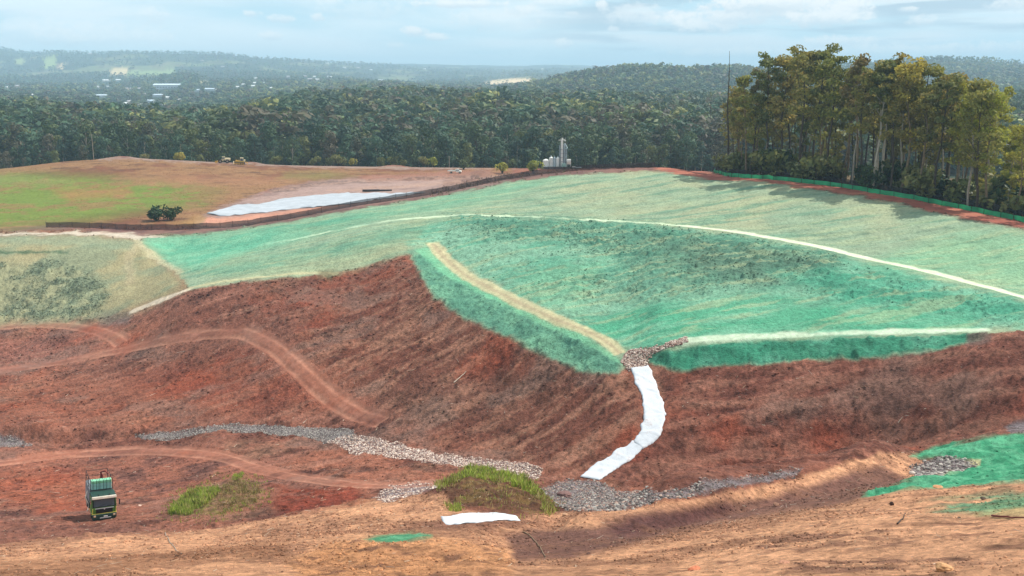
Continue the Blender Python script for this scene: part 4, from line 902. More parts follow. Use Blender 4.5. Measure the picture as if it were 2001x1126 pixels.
def wheel(parent, c, r, w, axis_rot=(0, PI/2, 0), hub='rim'):
    o = part('wheel', BM_().cyl(c, r*.62, w*.8, axis_rot, 18), M['dark_steel'], parent)
    part('tyre', BM_().tor(c, r*.78, r*.24, axis_rot, 22, 8), M['tyre'], o)
    sx = 1 if c[0] > 0 else -1
    off = Vector(c)+(Vector((sx*w*.42, 0, 0)) if axis_rot[1] else Vector((0, -w*.42, 0)))
    part('rim', BM_().cyl(off, r*.5, .06, axis_rot, 16), M['rim'], o)
    return o
def build_truck():
    t = thing('spray_truck', 'lime green and black spray truck with stacked bales, parked on the red valley floor', 'truck')
    ch = BM_(); ch.box((-.45,2.9,.95),(.18,5.4,.28)).box((.45,2.9,.95),(.18,5.4,.28))
    for y in (.8,2.6,4.0,5.5): ch.box((0,y,.95),(.9,.14,.2))
    part('chassis', ch, M['dark_steel'], t)
    cab = BM_().prism([(0,.75),(-.02,1.55),(.02,1.7),(.30,2.62),(1.75,2.62),(1.75,.75)], -1.24, 1.24)
    cb = part('cab', cab, M['lime'], t)
    part('roof', BM_().box((0,1.02,2.78),(2.5,1.62,.30),bev=.1), M['darkgreen'], t)
    part('sun_visor', BM_().box((0,.16,2.76),(2.5,.34,.3),(-.2,0,0),.05), M['cream'], t)
    for x in (-.55,.55): part('marker_lamp', BM_().cyl((x,.32,3.0),.06,.12,n=10), M['black'], t)
    g = BM_(); b = g.b
    def onface(x, z, o=.02):                            # the raked front of the cab
        yy = .02+(z-1.7)/(2.62-1.7)*.28 if z > 1.7 else -.02
        return (x, yy-o, z)
    vs = [b.verts.new(onface(*q)) for q in ((-1.05,1.76),(1.05,1.76),(1.0,2.5),(-1.0,2.5))]; b.faces.new(vs)
    part('windscreen', g, M['screen'], t)
    part('screen_frame', BM_().box((0,.02,1.72),(2.3,.06,.08)).box((0,.245,2.56),(2.3,.06,.1)).box((-1.12,.12,2.14),(.12,.06,.94),(-.295,0,0)).box((1.12,.12,2.14),(.12,.06,.94),(-.295,0,0)), M['black'], t)
    part('wiper', BM_().bar((-.6,-.0,1.77),(.1,.06,1.98),.02).bar((.3,-.0,1.77),(.95,.06,1.95),.02), M['black'], t)
    gr = part('grille', BM_().prism([(-.07,1.0),(-.07,1.55),(-.05,1.62),(-.02,1.62),(-.02,1.0)], -.85, .85), M['black'], t)
    part('badge', BM_().box((0,-.09,1.58),(1.9,.04,.07)).box((0,-.1,1.5),(.14,.04,.14),(0,PI/4,0)), M['silver'], gr)
    part('stripe', BM_().box((0,-.06,.96),(2.5,.06,.06)).box((-1.255,.8,.96),(.03,1.7,.06)).box((1.255,.8,.96),(.03,1.7,.06)).box((-1.2,-.03,1.3),(.07,.05,.6)).box((1.2,-.03,1.3),(.07,.05,.6)), M['yellow_line'], t)
    bp = part('bumper', BM_().box((0,-.05,.62),(2.5,.26,.56),bev=.06).box((0,.02,.32),(2.3,.2,.2)), M['darkgreen'], t)
    part('number_plate', BM_().box((.12,-.2,.66),(.4,.03,.12)), M['plate'], bp)
    part('step_bar', BM_().box((.1,-.22,.5),(1.15,.05,.07)), M['silver'], bp)
    for x in (-1.0,1.0): part('headlight', BM_().box((x,-.19,.74),(.22,.05,.2),bev=.02), M['lamp'], t)
    for s in (-1,1):
        d = part('door', BM_().box((s*1.245,.9,1.6),(.04,1.1,1.6),bev=.015), M['lime'], t)
        part('window', BM_().box((s*1.268,.92,2.1),(.02,.85,.6)), M['screen'], d)
        part('handle', BM_().box((s*1.275,1.3,1.62),(.03,.16,.05)), M['black'], d)
        part('mirror', BM_().bar((s*1.22,.1,2.45),(s*1.55,-.05,2.45),.025).box((s*1.55,-.06,2.12),(.14,.1,.62),bev=.03), M['black'], t)
        part('step', BM_().box((s*1.15,.55,.5),(.3,.5,.06)).box((s*1.15,.55,.8),(.3,.4,.06)), M['dark_steel'], t)
        for y in (.95,4.5): wheel(t, (s*1.02,y,.52), .52, .32)
        part('mudguard', BM_().prism([(3.8,1.1),(4.0,1.2),(5.0,1.2),(5.2,1.1),(5.2,1.06),(5.0,1.14),(4.0,1.14),(3.8,1.06)], s*.8, s*1.22), M['black'], t)
    part('tank', BM_().prism([(2.1,1.25),(2.1,2.85),(2.2,2.95),(5.3,2.95),(5.5,2.7),(5.5,1.5),(5.2,1.2)], -1.15, 1.15), M['steel'], t)
    part('side_panel', BM_().box((-1.18,3.8,2.0),(.04,2.8,1.1)).box((1.18,3.8,2.0),(.04,2.8,1.1)), M['steel'], t)
    rk = BM_()
    for x in (-1.14,1.14):
        for y in (1.95,3.4,5.2): rk.bar((x,y,2.9),(x,y,4.15),.035)
        for z in (3.5,4.15): rk.bar((x,1.95,z),(x,5.2,z),.03)
    for z in (3.5,4.15): rk.bar((-1.14,5.2,z),(1.14,5.2,z),.03)
    part('rail', rk, M['dark_steel'], t)
    part('walkway', BM_().box((-.75,3.95,3.0),(.6,2.5,.06)), M['steel'], t)
    part('deck', BM_().box((.35,2.4,3.0),(1.5,1.0,.06)).box((-.75,2.2,3.0),(.7,.5,.06)), M['dark_steel'], t)
    nz = part('spray_nozzle', BM_().cyl((.35,4.2,3.4),.16,.9).bar((.35,4.2,3.8),(.2,3.9,4.3),.1).bar((.2,3.9,4.3),(.55,3.3,4.62),.09).bar((.55,3.3,4.62),(.85,2.9,4.4),.07), M['red_steel'], t)
    part('hose', BM_().bar((-1.25,2.2,1.2),(-1.55,2.6,2.0),.06).bar((-1.55,2.6,2.0),(-1.3,3.0,2.6),.06).bar((-1.25,2.2,1.2),(-1.45,1.9,.6),.06), M['cream'], t)
    p = hit1(202, 1018)
    settle(t, p[0], p[1]+.2, math.radians(31), -.05, .12); t.rotation_euler = (Matrix.Rotation(math.radians(5), 3, 'Y') @ t.rotation_euler.to_matrix()).to_euler(); t.scale = (.97, .95, .95)
    # nine wrapped bales in the rack, each its own thing
    rowl = ('bottom', 'middle', 'top'); coll = ('left', 'middle', 'right')
    bpy.context.view_layer.update()
    mw = t.matrix_basis.copy()
    for c in range(3):
        for r in range(3):
            m = M['mintg'] if r == 2 else M['mint']
            bl = BM_().box((0,0,.175),(.67,.62,.345),bev=.035).mesh('bale', m); o = link('mulch_bale', bl)
            st = part('strap', BM_().box((-.18,-.02,.18),(.04,.64,.36)).box((.18,-.02,.18),(.04,.64,.36)), M['strap'], o)
            tag(o, f'mint {"green" if r == 2 else "blue"} wrapped bale, {rowl[r]} row, {coll[c]} column of the stack on the spray truck', 'bale', 'wrapped bales stacked on the spray truck')
            o.matrix_basis = mw @ Matrix.Translation((-.70+c*.70, 2.2, 3.035+r*.36))
build_truck()

def build_loader():
    t = thing('wheel_loader', 'cream and yellow wheel loader, left one of two machines on the field crest', 'wheel loader')
    part('body', BM_().box((1.9,0,1.75),(2.6,2.2,1.1),bev=.2).box((-.6,0,1.2),(1.7,1.1,.7),bev=.1), M['machine_pale'], t)
    cb = part('cab', BM_().box((.25,0,2.75),(1.3,1.5,.18),bev=.05).box((.25,0,1.75),(1.3,1.5,.5),bev=.05), M['machine_pale'], t)
    part('window', BM_().box((.25,0,2.3),(1.2,1.4,.75)), M['screen'], cb)
    for x in (-1.35,1.75):
        for s in (-1,1): wheel(t, (x,s*1.05,.85), .85, .6, (PI/2,0,0))
    part('lift_arm', BM_().bar((-.4,.6,1.5),(-2.7,.6,.6),.14).bar((-.4,-.6,1.5),(-2.7,-.6,.6),.14), M['machine'], t)
    part('bucket', BM_().prism([(-1.35,.05),(-1.35,1.0)][:0]+[(-1.4,0),(1.4,0),(1.4,.06),(-1.4,.06)], -3.7, -2.6).box((-2.65,0,.55),(.1,2.8,1.1),(0,.25,0)).box((-3.1,1.38,.45),(.9,.06,.8)).box((-3.1,-1.38,.45),(.9,.06,.8)), M['machine'], t)
    part('exhaust', BM_().cyl((1.5,.4,2.9),.07,1.2), M['dark_steel'], t)
    q = at(436, 452, 318); settle(t, q[0], q[1], .35, .0, .6)
def build_dozer():
    t = thing('bulldozer', 'yellow tracked bulldozer with blade, right one of two machines on the field crest', 'bulldozer')
    for s in (-1,1):
        tr = BM_(); prof = [(-2.2,.35),(-1.9,.05),(1.7,.05),(2.1,.4),(1.9,.95),(1.5,1.1),(-1.7,.85),(-2.1,.7)]
        b = tr.b; a = [b.verts.new((x, s*1.15-.3, z)) for x, z in prof]; c = [b.verts.new((x, s*1.15+.3, z)) for x, z in prof]; b.faces.new(a); b.faces.new(c[::-1])
        for i in range(8): j = (i+1) % 8; b.faces.new((a[j],a[i],c[i],c[j]))
        bmesh.ops.recalc_face_normals(b, faces=b.faces); o = part('track', tr, M['dark_steel'], t)
        w = BM_()
        for x in (-1.6,-.8,0,.8,1.5): w.cyl((x, s*1.15-s*0-.32, .42), .28, .06, (PI/2,0,0), 14)
        part('roller', w, M['machine'], o)
    part('body', BM_().box((-.9,0,1.45),(2.2,1.3,.95),bev=.1).box((1.0,0,1.3),(1.7,1.6,.7),bev=.1), M['machine'], t)
    cb = part('cab', BM_().box((.75,0,2.95),(1.5,1.6,.16),bev=.05).box((.15,.7,2.3),(.1,.1,1.2)).box((.15,-.7,2.3),(.1,.1,1.2)).box((1.4,.7,2.3),(.1,.1,1.2)).box((1.4,-.7,2.3),(.1,.1,1.2)), M['machine_pale'], t)
    part('window', BM_().box((.78,0,2.25),(1.2,1.36,1.1)), M['screen'], cb)
    part('fuel_tank', BM_().box((1.95,0,1.75),(.6,1.5,.9),bev=.15), M['machine_pale'], t)
    part('blade', BM_().box((-2.9,0,.65),(.14,3.6,1.3),(0,.12,0)).box((-2.97,0,.08),(.16,3.6,.14)), M['machine_pale'], t)
    part('push_arm', BM_().bar((-2.8,1.5,.4),(.2,1.5,.55),.1).bar((-2.8,-1.5,.4),(.2,-1.5,.55),.1).bar((-2.8,.4,1.1),(-1.6,.4,1.5),.08), M['machine'], t)
    part('ripper', BM_().box((2.7,0,1.0),(.9,.9,.25)).bar((3.1,.3,1.2),(3.25,.3,.1),.09).bar((3.1,-.3,1.2),(3.25,-.3,.1),.09), M['machine'], t)
    part('exhaust', BM_().cyl((-1.0,.3,2.3),.08,1.0), M['dark_steel'], t)
    q = at(469, 449, 318); settle(t, q[0], q[1], .18, .0, .6)
build_loader(); build_dozer()

M['silo_white'] = plain('silo_white_paint', lin(232,232,222), .5, noise=.8, lo=.82, hi=1.05)
M['silo_grey'] = plain('galvanised_sheet', lin(176,192,196), .45, noise=1.2, lo=.8, hi=1.15)
M['silo_green'] = plain('pale_green_sheet', lin(136,168,156), .5, noise=1.2)
M['wall_dark'] = plain('dark_boards', lin(86,78,76), .85, noise=1.0)
def build_plant():
    t = thing('silo_plant', 'white silo plant with a tall tower and squat tanks beyond the rim fence', 'silo plant')
    # metres: x from the left end, z up, viewed along +y
    for x, r, h, m in ((1.55,1.55,3.0,'silo_white'),(4.0,.95,4.1,'silo_white'),(5.6,.6,3.9,'silo_grey'),(7.2,.9,3.9,'silo_white')):
        o = part('silo', BM_().cyl((x,0,h/2),r,h,n=24), M[m], t)
        part('cone_cap', BM_().cyl((x,0,h+.3),r,.6,n=24,r2=.18), M[m], o)
        if r < 1.2: part('vent', BM_().cyl((x,0,h+.8),.22,.6,n=10), M['silo_grey'], o)
    part('tower', BM_().box((9.05,-.2,6.2),(1.05,1.0,12.4),bev=.05), M['silo_white'], t)
    fr = BM_()
    for x in (7.9,9.9,11.4):
        for y in (-.9,.9): fr.bar((x,y,0),(x,y,10.4 if x < 11 else 8.2),.09)
    for z in (2.4,4.4,6.4,8.2):
        fr.box((9.7,0,z),(3.6,2.0,.12))
        for y in (-.9,.9): fr.bar((9.9,y,z-2),(11.4,y,z),.05).bar((7.9,y,z-2),(8.6,y,z),.05)
    part('frame', fr, M['steel'], t)
    part('elevator_shaft', BM_().box((10.3,.2,5.4),(.7,.8,10.6)).box((11.2,.3,4.4),(.55,.6,8.2)).box((8.0,.3,5.0),(.4,.5,9.6)), M['silo_grey'], t)
    part('platform', BM_().box((9.3,0,12.5),(2.2,1.4,.14)).bar((7.4,0,12.4),(9.2,0,12.5),.12).box((9.3,0,13.1),(.7,.6,.8),bev=.1).bar((8.7,-.6,12.5),(8.5,-.6,13.4),.08).bar((10.3,-.6,12.5),(10.6,-.6,13.3),.08).box((10.5,0,12.2),(.8,.7,.5)), M['silo_white'], t)
    part('chute', BM_().bar((10.3,-.2,11.0),(11.7,-.2,8.6),.25).bar((10.0,-.3,10.2),(10.6,-.3,8.6),.2), M['silo_grey'], t)
    part('hopper', BM_().prism([(-1,2.2),(-1,3.4),(1,3.4),(1,2.2),(.35,1.0),(-.35,1.0)], 11.3, 13.4), M['silo_white'], t)
    part('leg', BM_().bar((11.5,-.9,0),(11.5,-.9,2.4),.09).bar((13.2,-.9,0),(13.2,-.9,2.4),.09), M['silo_white'], t)
    part('bin', BM_().box((10.1,-1.6,.2),(2.2,1.2,2.6),bev=.05), M['silo_green'], t)
    part('retaining_wall', BM_().box((3.4,-2.4,-.9),(8.6,.3,1.9)).box((9.6,-2.6,-1.2),(4.0,.3,2.4)), M['wall_dark'], t)
    u = float(uv(1060.5, 320)[0]); y = 470; v = float(uv(1090, 325.5)[1])
    t.location = (u*y, y, v*y); t.rotation_euler = (0, 0, 0)
build_plant()
def build_trailer():
    t = thing('flat_trailer', 'low pale flat trailer right of the silo plant', 'trailer')
    part('deck', BM_().box((0,0,.95),(4.4,2,.22)), M['silo_grey'], t)
    part('load', BM_().box((-1.4,0,1.25),(1.4,1.6,.35),bev=.05), M['silo_white'], t)
    for x in (-.4,.6):
        for s in (-1,1): wheel(t, (x,s*.9,.4), .4, .25, (PI/2,0,0))
    part('drawbar', BM_().bar((2.2,0,.9),(3.2,0,.6),.08), M['dark_steel'], t)
    y = 455; u = float(uv(1127,326)[0]); t.location = (u*y, y, float(uv(1127,331.5)[1])*y)
build_trailer()
def build_ute():
    t = thing('utility_truck', 'white utility truck with long tray parked on the brown dirt yard', 'truck')
    part('body', BM_().box((1.7,0,.95),(2.2,1.8,.7),bev=.12).box((1.2,0,1.6),(1.2,1.6,.62),bev=.15), M['silo_white'], t)
    part('window', BM_().box((1.25,0,1.55),(1.24,1.64,.42),bev=.05).box((1.78,0,1.5),(.16,1.4,.44),(0,-.5,0)), M['screen'], t)
    part('tray', BM_().box((-1.3,0,1.0),(3.6,1.9,.14)).box((-1.3,.93,1.2),(3.6,.05,.32)).box((-1.3,-.93,1.2),(3.6,.05,.32)).box((.42,0,1.45),(.06,1.8,.8)), M['silo_white'], t)
    for x in (-1.7,2.2):
        for s in (-1,1): wheel(t, (x,s*.85,.38), .38, .25, (PI/2,0,0))
    q = hit1(889, 339); settle(t, q[0], q[1], -.15, 0, .6)
build_ute()
M['black_pipe'] = plain('black_poly_pipe', lin(46,42,44), .5, noise=2)
for (a, b, r, l) in (((709,376),(741,373.5),.42,'thick dark pipe lying left on the dirt above the white sheet'), ((738,375),(764,372.5),.30,'thinner dark pipe lying right on the dirt above the white sheet')):
    A = hit1(*a); B = hit1(*b); pc = (A+B)/2; d = B-A; L = float(np.linalg.norm(d[:2])); ang = math.atan2(d[1], d[0])
    if L > 9: L = 8.0
    o = link('black_pipe', BM_().cyl((0,0,r),r,L,(0,PI/2,0),16).mesh('black_pipe', M['black_pipe'])); o.location = (pc[0], pc[1], pc[2]); o.rotation_euler = (0,0,ang if abs(ang) < .4 else .1)
    tag(o, l, 'pipe')
for px, pt, pb, y, l in ((183,262,309,466,'thin pale pole at the forest edge, left of the two machines'),(878,305,328,474,'thin pale pole at the forest edge, above the parked white truck')):
    u = float(uv(px, pb)[0]); x = u*y; z0 = float(gz(x, y)); h = float(uv(px, pt)[1])*y-z0
    t = thing('utility_pole', l, 'pole', (x, y, z0)); part('pole', BM_().cyl((0,0,h/2),.14,h,n=10,r2=.1), M['bark_grey'], t); part('crossarm', BM_().box((0,0,h-.5),(1.6,.12,.12)), M['bark_grey'], t)

# ------------------------------------------------------------------ fences
def see_through(name, rgb, alpha, stripe=None):
    m, t, p = nt(name); p.inputs['Base Color'].default_value = (*rgb, 1); p.inputs['Roughness'].default_value = .8
    tr = nd(t, 'ShaderNodeBsdfTransparent'); mx = nd(t, 'ShaderNodeMixShader'); mx.inputs[0].default_value = alpha
    tl = nd(t, 'ShaderNodeBsdfTranslucent'); tl.inputs['Color'].default_value = (*rgb, 1); m2 = nd(t, 'ShaderNodeMixShader'); m2.inputs[0].default_value = .35
    tc = nd(t, 'ShaderNodeTexCoord'); n = nd(t, 'ShaderNodeTexNoise', Scale=.35, Detail=3.0); t.links.new(tc.outputs['Object'], n.inputs['Vector'])
    c = nd(t, 'ShaderNodeRGB'); c.outputs[0].default_value = (*rgb, 1)
    k = mth(t, 'MULTIPLY_ADD', n.outputs[0], 1.5, .25); cc = mulcol(t, c.outputs[0], k); t.links.new(cc, p.inputs['Base Color']); t.links.new(cc, tl.inputs['Color'])
    t.links.new(p.outputs[0], m2.inputs[1]); t.links.new(tl.outputs[0], m2.inputs[2]); t.links.new(tr.outputs[0], mx.inputs[1]); t.links.new(m2.outputs[0], mx.inputs[2])
    t.links.new(mx.outputs[0], t.nodes['Material Output'].inputs['Surface']); return m
M['shade'] = see_through('black_shade_mesh', lin(66,56,58), .5); M['greennet'] = see_through('green_debris_mesh', lin(58,176,120), .92); M['tallmesh'] = see_through('tall_black_mesh', lin(44,38,38), .5)
M['post'] = plain('fence_post', lin(50,44,42), .7)
def fence(name, label, px_pts, h, mat, post_every, pushback=0., post_h=None, grp=None):
    d = dense(px_pts, 160); g = hit(d[:,0], d[:,1]); 
    g[:,1] += pushback; g[:,0] *= (g[:,1])/(g[:,1]-pushback)
    s = np.concatenate([[0], np.cumsum(np.hypot(np.diff(g[:,0]), np.diff(g[:,1])))]); n = max(20, int(s[-1]/1.2)); q = np.linspace(0, s[-1], n)
    x = np.interp(q, s, g[:,0]); y = np.interp(q, s, g[:,1]); y = np.convolve(np.pad(y, 6, 'edge'), np.ones(13)/13, 'valid'); z = gz(x, y)
    c = np.array([x[0], y[0], z[0]]); t = thing(name, label, 'fence', c, 0, grp)
    rg = np.random.default_rng(int(h*100)); top = h*(1+.05*fbm(q/4, q*0, 9, 3)); sway = .06*rg.normal(size=n)
    nx = np.gradient(y); ny = -np.gradient(x); ln = np.hypot(nx, ny); nx /= ln; ny /= ln
    rows = []
    for side in (-.015, .015):
        for hh in (0., .5, 1.): rows.append(np.stack([x+nx*(side+sway*math.sin(PI*hh)), y+ny*(side+sway*math.sin(PI*hh)), z-.08+top*hh], 1)-c)
    V_ = np.concatenate(rows); f = []
    I = lambda r, k: r*n+k
    for k in range(n-1):
        for r in (0,1): f += [(I(r,k),I(r,k+1),I(r+1,k+1),I(r+1,k)), (I(r+3,k+1),I(r+3,k),I(r+4,k),I(r+4,k+1))]
        f.append((I(2,k),I(2,k+1),I(5,k+1),I(5,k)))
    link('mesh_panel', mesh_np('mesh_panel', V_, np.array(f), M[mat]), t)
    pm = BM_().cyl((0,0,(post_h or h*1.08)/2-.1),.05,(post_h or h*1.08)+.2,n=8).mesh('post', M['post'])
    for p in np.arange(0, s[-1], post_every):
        k = int(np.clip(p/s[-1]*(n-1), 0, n-1)); link('post', pm, t, (x[k]-c[0]+nx[k]*.08, y[k]-c[1]+ny[k]*.08, z[k]-c[2]))
    return t
fence('fence', 'long black shade mesh fence curving between the green slope and the field', [(90,445),(180,446),(270,450),(340,450),(400,448),(470,443),(550,431),(630,416),(700,402),(770,392),(840,381),(920,366),(1000,349),(1080,339),(1150,332),(1290,327.5),(1350,324)], 1.6, 'shade', 4.2)
fence('fence', 'low bright green mesh fence along the red rim road before the gum stand', [(1372,327),(1400,340),(1430,346),(1500,351),(1600,361),(1700,376),(1800,393),(1900,413),(2001,435),(2150,468)], 1.05, 'greennet', 4.0)
fence('fence', 'tall black mesh fence at the foot of the gum stand, behind the green fence', [(1150,327),(1290,324),(1372,326.5),(1400,339),(1430,345),(1500,350),(1600,360),(1700,375),(1800,392),(1900,412),(2001,434),(2150,467)], 2.0, 'tallmesh', 6.0, 3.0)

# ------------------------------------------------------------------ white geotextile sheets
M['textile'] = plain('white_geotextile', lin(206,210,214), .85, noise=.9, lo=.80, hi=1.06, bump=.10)
def mud(m):
    t = m.node_tree; p = t.nodes['Principled BSDF']; src = p.inputs['Base Color'].links[0].from_socket
    tc = nd(t, 'ShaderNodeTexCoord'); n = nd(t, 'ShaderNodeTexNoise', Scale=.9, Detail=6.0, Roughness=.7); t.links.new(tc.outputs['Object'], n.inputs['Vector'])
    r = nd(t, 'ShaderNodeMapRange'); t.links.new(n.outputs[0], r.inputs[0])
    for k, v in zip(range(1, 5), (.54, .72, 0, .55)): r.inputs[k].default_value = v
    x = nd(t, 'ShaderNodeMix', data_type='RGBA'); t.links.new(r.outputs[0], x.inputs['Factor']); t.links.new(src, x.inputs[6]); x.inputs[7].default_value = (*lin(150,112,92), 1); t.links.new(x.outputs[2], p.inputs['Base Color'])
mud(M['textile'])
M['textile_grey'] = plain('grey_white_liner', lin(172,177,182), .7, noise=.25, lo=.82, hi=1.1, bump=.05)
def sheet(name, label, cat, A, B, n, m, mat, lift=.16, wr=.05, ws=1.0, grp=None, rag=1.6):
    a = dense(A, n); b = dense(B, n); q_ = np.arange(n)*1.; a = a+rag*np.stack([fbm(q_/5, q_*0, 3, 3), fbm(q_/5, q_*0, 4, 3)], 1); b = b+rag*np.stack([fbm(q_/5, q_*0, 5, 3), fbm(q_/5, q_*0, 6, 3)], 1); t = np.linspace(0, 1, m)[None, :, None]
    P_ = (a[:, None]*(1-t)+b[:, None]*t).reshape(-1, 2); g = hit(P_[:,0], P_[:,1]); x, y = g[:,0], g[:,1]
    z = g[:,2]+lift+wr*(fbm(x/ws, y/ws, 55, 4)+np.abs(fbm(x/(ws*1.7), y/(ws*.6), 57, 3))+1.6*np.clip(1-np.abs(vnoise(x/ws*.9+.4*y, y/ws*.5, 59))/.16, 0, 1))
    e = np.zeros((n, m)); e[0] = e[-1] = 1; e[:,0] = e[:,-1] = 1
    top = np.stack([x, y, z-e.ravel()*lift*.7], 1); bot = top-[0, 0, .03]; N_ = n*m; c = top.mean(0); f = []
    for i in range(n-1):
        for j in range(m-1):
            k = i*m+j; f += [(k,k+1,k+m+1,k+m),(k+N_,k+m+N_,k+m+1+N_,k+1+N_)]
    loop = [j for j in range(m)]+[i*m+m-1 for i in range(1,n)]+[(n-1)*m+j for j in range(m-2,-1,-1)]+[i*m for i in range(n-2,0,-1)]
    for p, q in zip(loop, loop[1:]+loop[:1]): f.append((p, p+N_, q+N_, q))
    o = link(name, mesh_np(name, np.concatenate([top, bot])-c, np.array(f), M[mat], smooth=True), loc=c)
    return tag(o, label, cat, grp)
CG = 'white sheets lining the chute'
sheet('geotextile_sheet', 'white sheet, topmost of three lining the steep chute below the rocks', 'ground sheet', [(1234,722),(1243,752),(1256,779),(1258,800),(1260,816)], [(1269,716),(1280,745),(1291,774),(1297,796),(1301,814)], 48, 16, 'textile', .12, .05, 2.0, CG, 2.6)
sheet('geotextile_sheet', 'white sheet, middle of three lining the chute where it bends left', 'ground sheet', [(1259,813),(1253,835),(1245,852),(1239,866)], [(1301,811),(1296,832),(1284,860),(1256,879)], 40, 16, 'textile', .19, .05, 1.8, CG, 2.6)
sheet('geotextile_sheet', 'white sheet, lowest of three, ending in rocks at the valley bottom', 'ground sheet', [(1237,863),(1215,876),(1192,890),(1160,911),(1133,930)], [(1262,868),(1250,883),(1228,902),(1203,919),(1170,940)], 48, 16, 'textile', .12, .05, 2.0, CG, 2.6)
sheet('geotextile_sheet', 'short white sheet lying below the grassy mound on the orange bank', 'ground sheet', [(862,1012),(890,1008),(925,1003.5),(965,1004),(1010,1009)], [(868,1028),(900,1025),(940,1021),(975,1019),(1016,1018.5)], 46, 12, 'textile', .09, .03, 1.4)
sheet('basin_liner', 'huge pale liner spread over the slope of the basin beyond the black fence', 'ground sheet', [(404,419),(450,405),(500,399),(560,389),(640,379),(680,377.5),(740,379),(790,378),(832,376.5)], [(432,424),(470,420.5),(510,416),(560,411),(640,403),(700,396),(740,391),(790,383),(834,378)], 90, 18, 'textile_grey', .35, .10, 3.0)

# ------------------------------------------------------------------ stones, clods, twigs, grass
def rock_proto(seed, sub=1):
    bm = bmesh.new(); bmesh.ops.create_icosphere(bm, subdivisions=sub, radius=1); rg = np.random.default_rng(seed)
    v = np.array([q.co for q in bm.verts]); f = np.array([[q.index for q in p.verts] for p in bm.faces]); bm.free()
    for _ in range(6):                                   # cut flat sides
        d = rg.normal(size=3); d /= np.linalg.norm(d); k = rg.uniform(.55, .85); s = v@d; v = v-np.outer(np.maximum(s-k, 0), d)
    return v*rg.uniform(.75, 1.15, 3)*[1, 1, .75]*(1+rg.uniform(-.08,.08,(len(v),1))), f
def strew(name, x, y, size, cols, mat, proto_n=6, sink=.25, sub=0, seed=1):
    rg = np.random.default_rng(seed); Vs, Fs, As = [], [], []; n0 = 0; kind = rg.integers(0, proto_n, len(x)); z = gz(x, y)
    for k in range(proto_n):
        v, f = rock_proto(900+k+seed, sub if sub else 1); m = kind == k; n = m.sum()
        if not n: continue
        an = rg.uniform(0, 6.28, n); c, s = np.cos(an)[:,None], np.sin(an)[:,None]; S = size[m][:,None]
        P_ = np.stack([(v[None,:,0]*c-v[None,:,1]*s)*S+x[m][:,None], (v[None,:,0]*s+v[None,:,1]*c)*S+y[m][:,None], v[None,:,2]*S+z[m][:,None]+S*(.5-sink)], -1)
        Vs.append(P_.reshape(-1,3)); Fs.append((f[None]+np.arange(n)[:,None,None]*len(v)+n0).reshape(-1,3)); n0 += n*len(v)
        As.append(np.repeat(cols[m], len(v), 0))
    o = link(name, mesh_np(name, np.concatenate(Vs), np.concatenate(Fs), mat, np.concatenate(As)))
    return tag(o, kind='stuff')
def attr_mat(name, rough=.9, noise=8.):
    m, t, p = nt(name); a = nd(t, 'ShaderNodeAttribute', attribute_name='albedo'); tc = nd(t, 'ShaderNodeTexCoord'); n = nd(t, 'ShaderNodeTexNoise', Scale=noise, Detail=4.0); t.links.new(tc.outputs['Object'], n.inputs['Vector'])
    t.links.new(mulcol(t, a.outputs['Color'], mth(t, 'MULTIPLY_ADD', n.outputs[0], .7, .65)), p.inputs['Base Color']); p.inputs['Roughness'].default_value = rough; p.inputs['Specular IOR Level'].default_value = .2; return m
M['stone'] = attr_mat('field_stone'); M['clod'] = attr_mat('soil_clod'); M['straw'] = attr_mat('dry_twig'); M['blade'] = leafy('grass_blades', .5, .0)
lnY = np.gradient(YR)[:, None]*np.gradient(UC)[None, :]*YY     # ground area of each cell
def sample(mask, n, rg, wgt=None):
    w = (lnY*mask if wgt is None else lnY*mask*wgt).ravel(); cs = np.cumsum(w); k = np.searchsorted(cs, rg.uniform(0, cs[-1], n)); j, i = np.divmod(k, NU)
    j = np.clip(j, 1, NY-2); i = np.clip(i, 1, NU-2)
    y = YR[j]+rg.uniform(-.5,.5,n)*(YR[j+1]-YR[j-1])*.5; u = UC[i]+rg.uniform(-.5,.5,n)*(UC[i+1]-UC[i-1])*.5
    return u*y, y
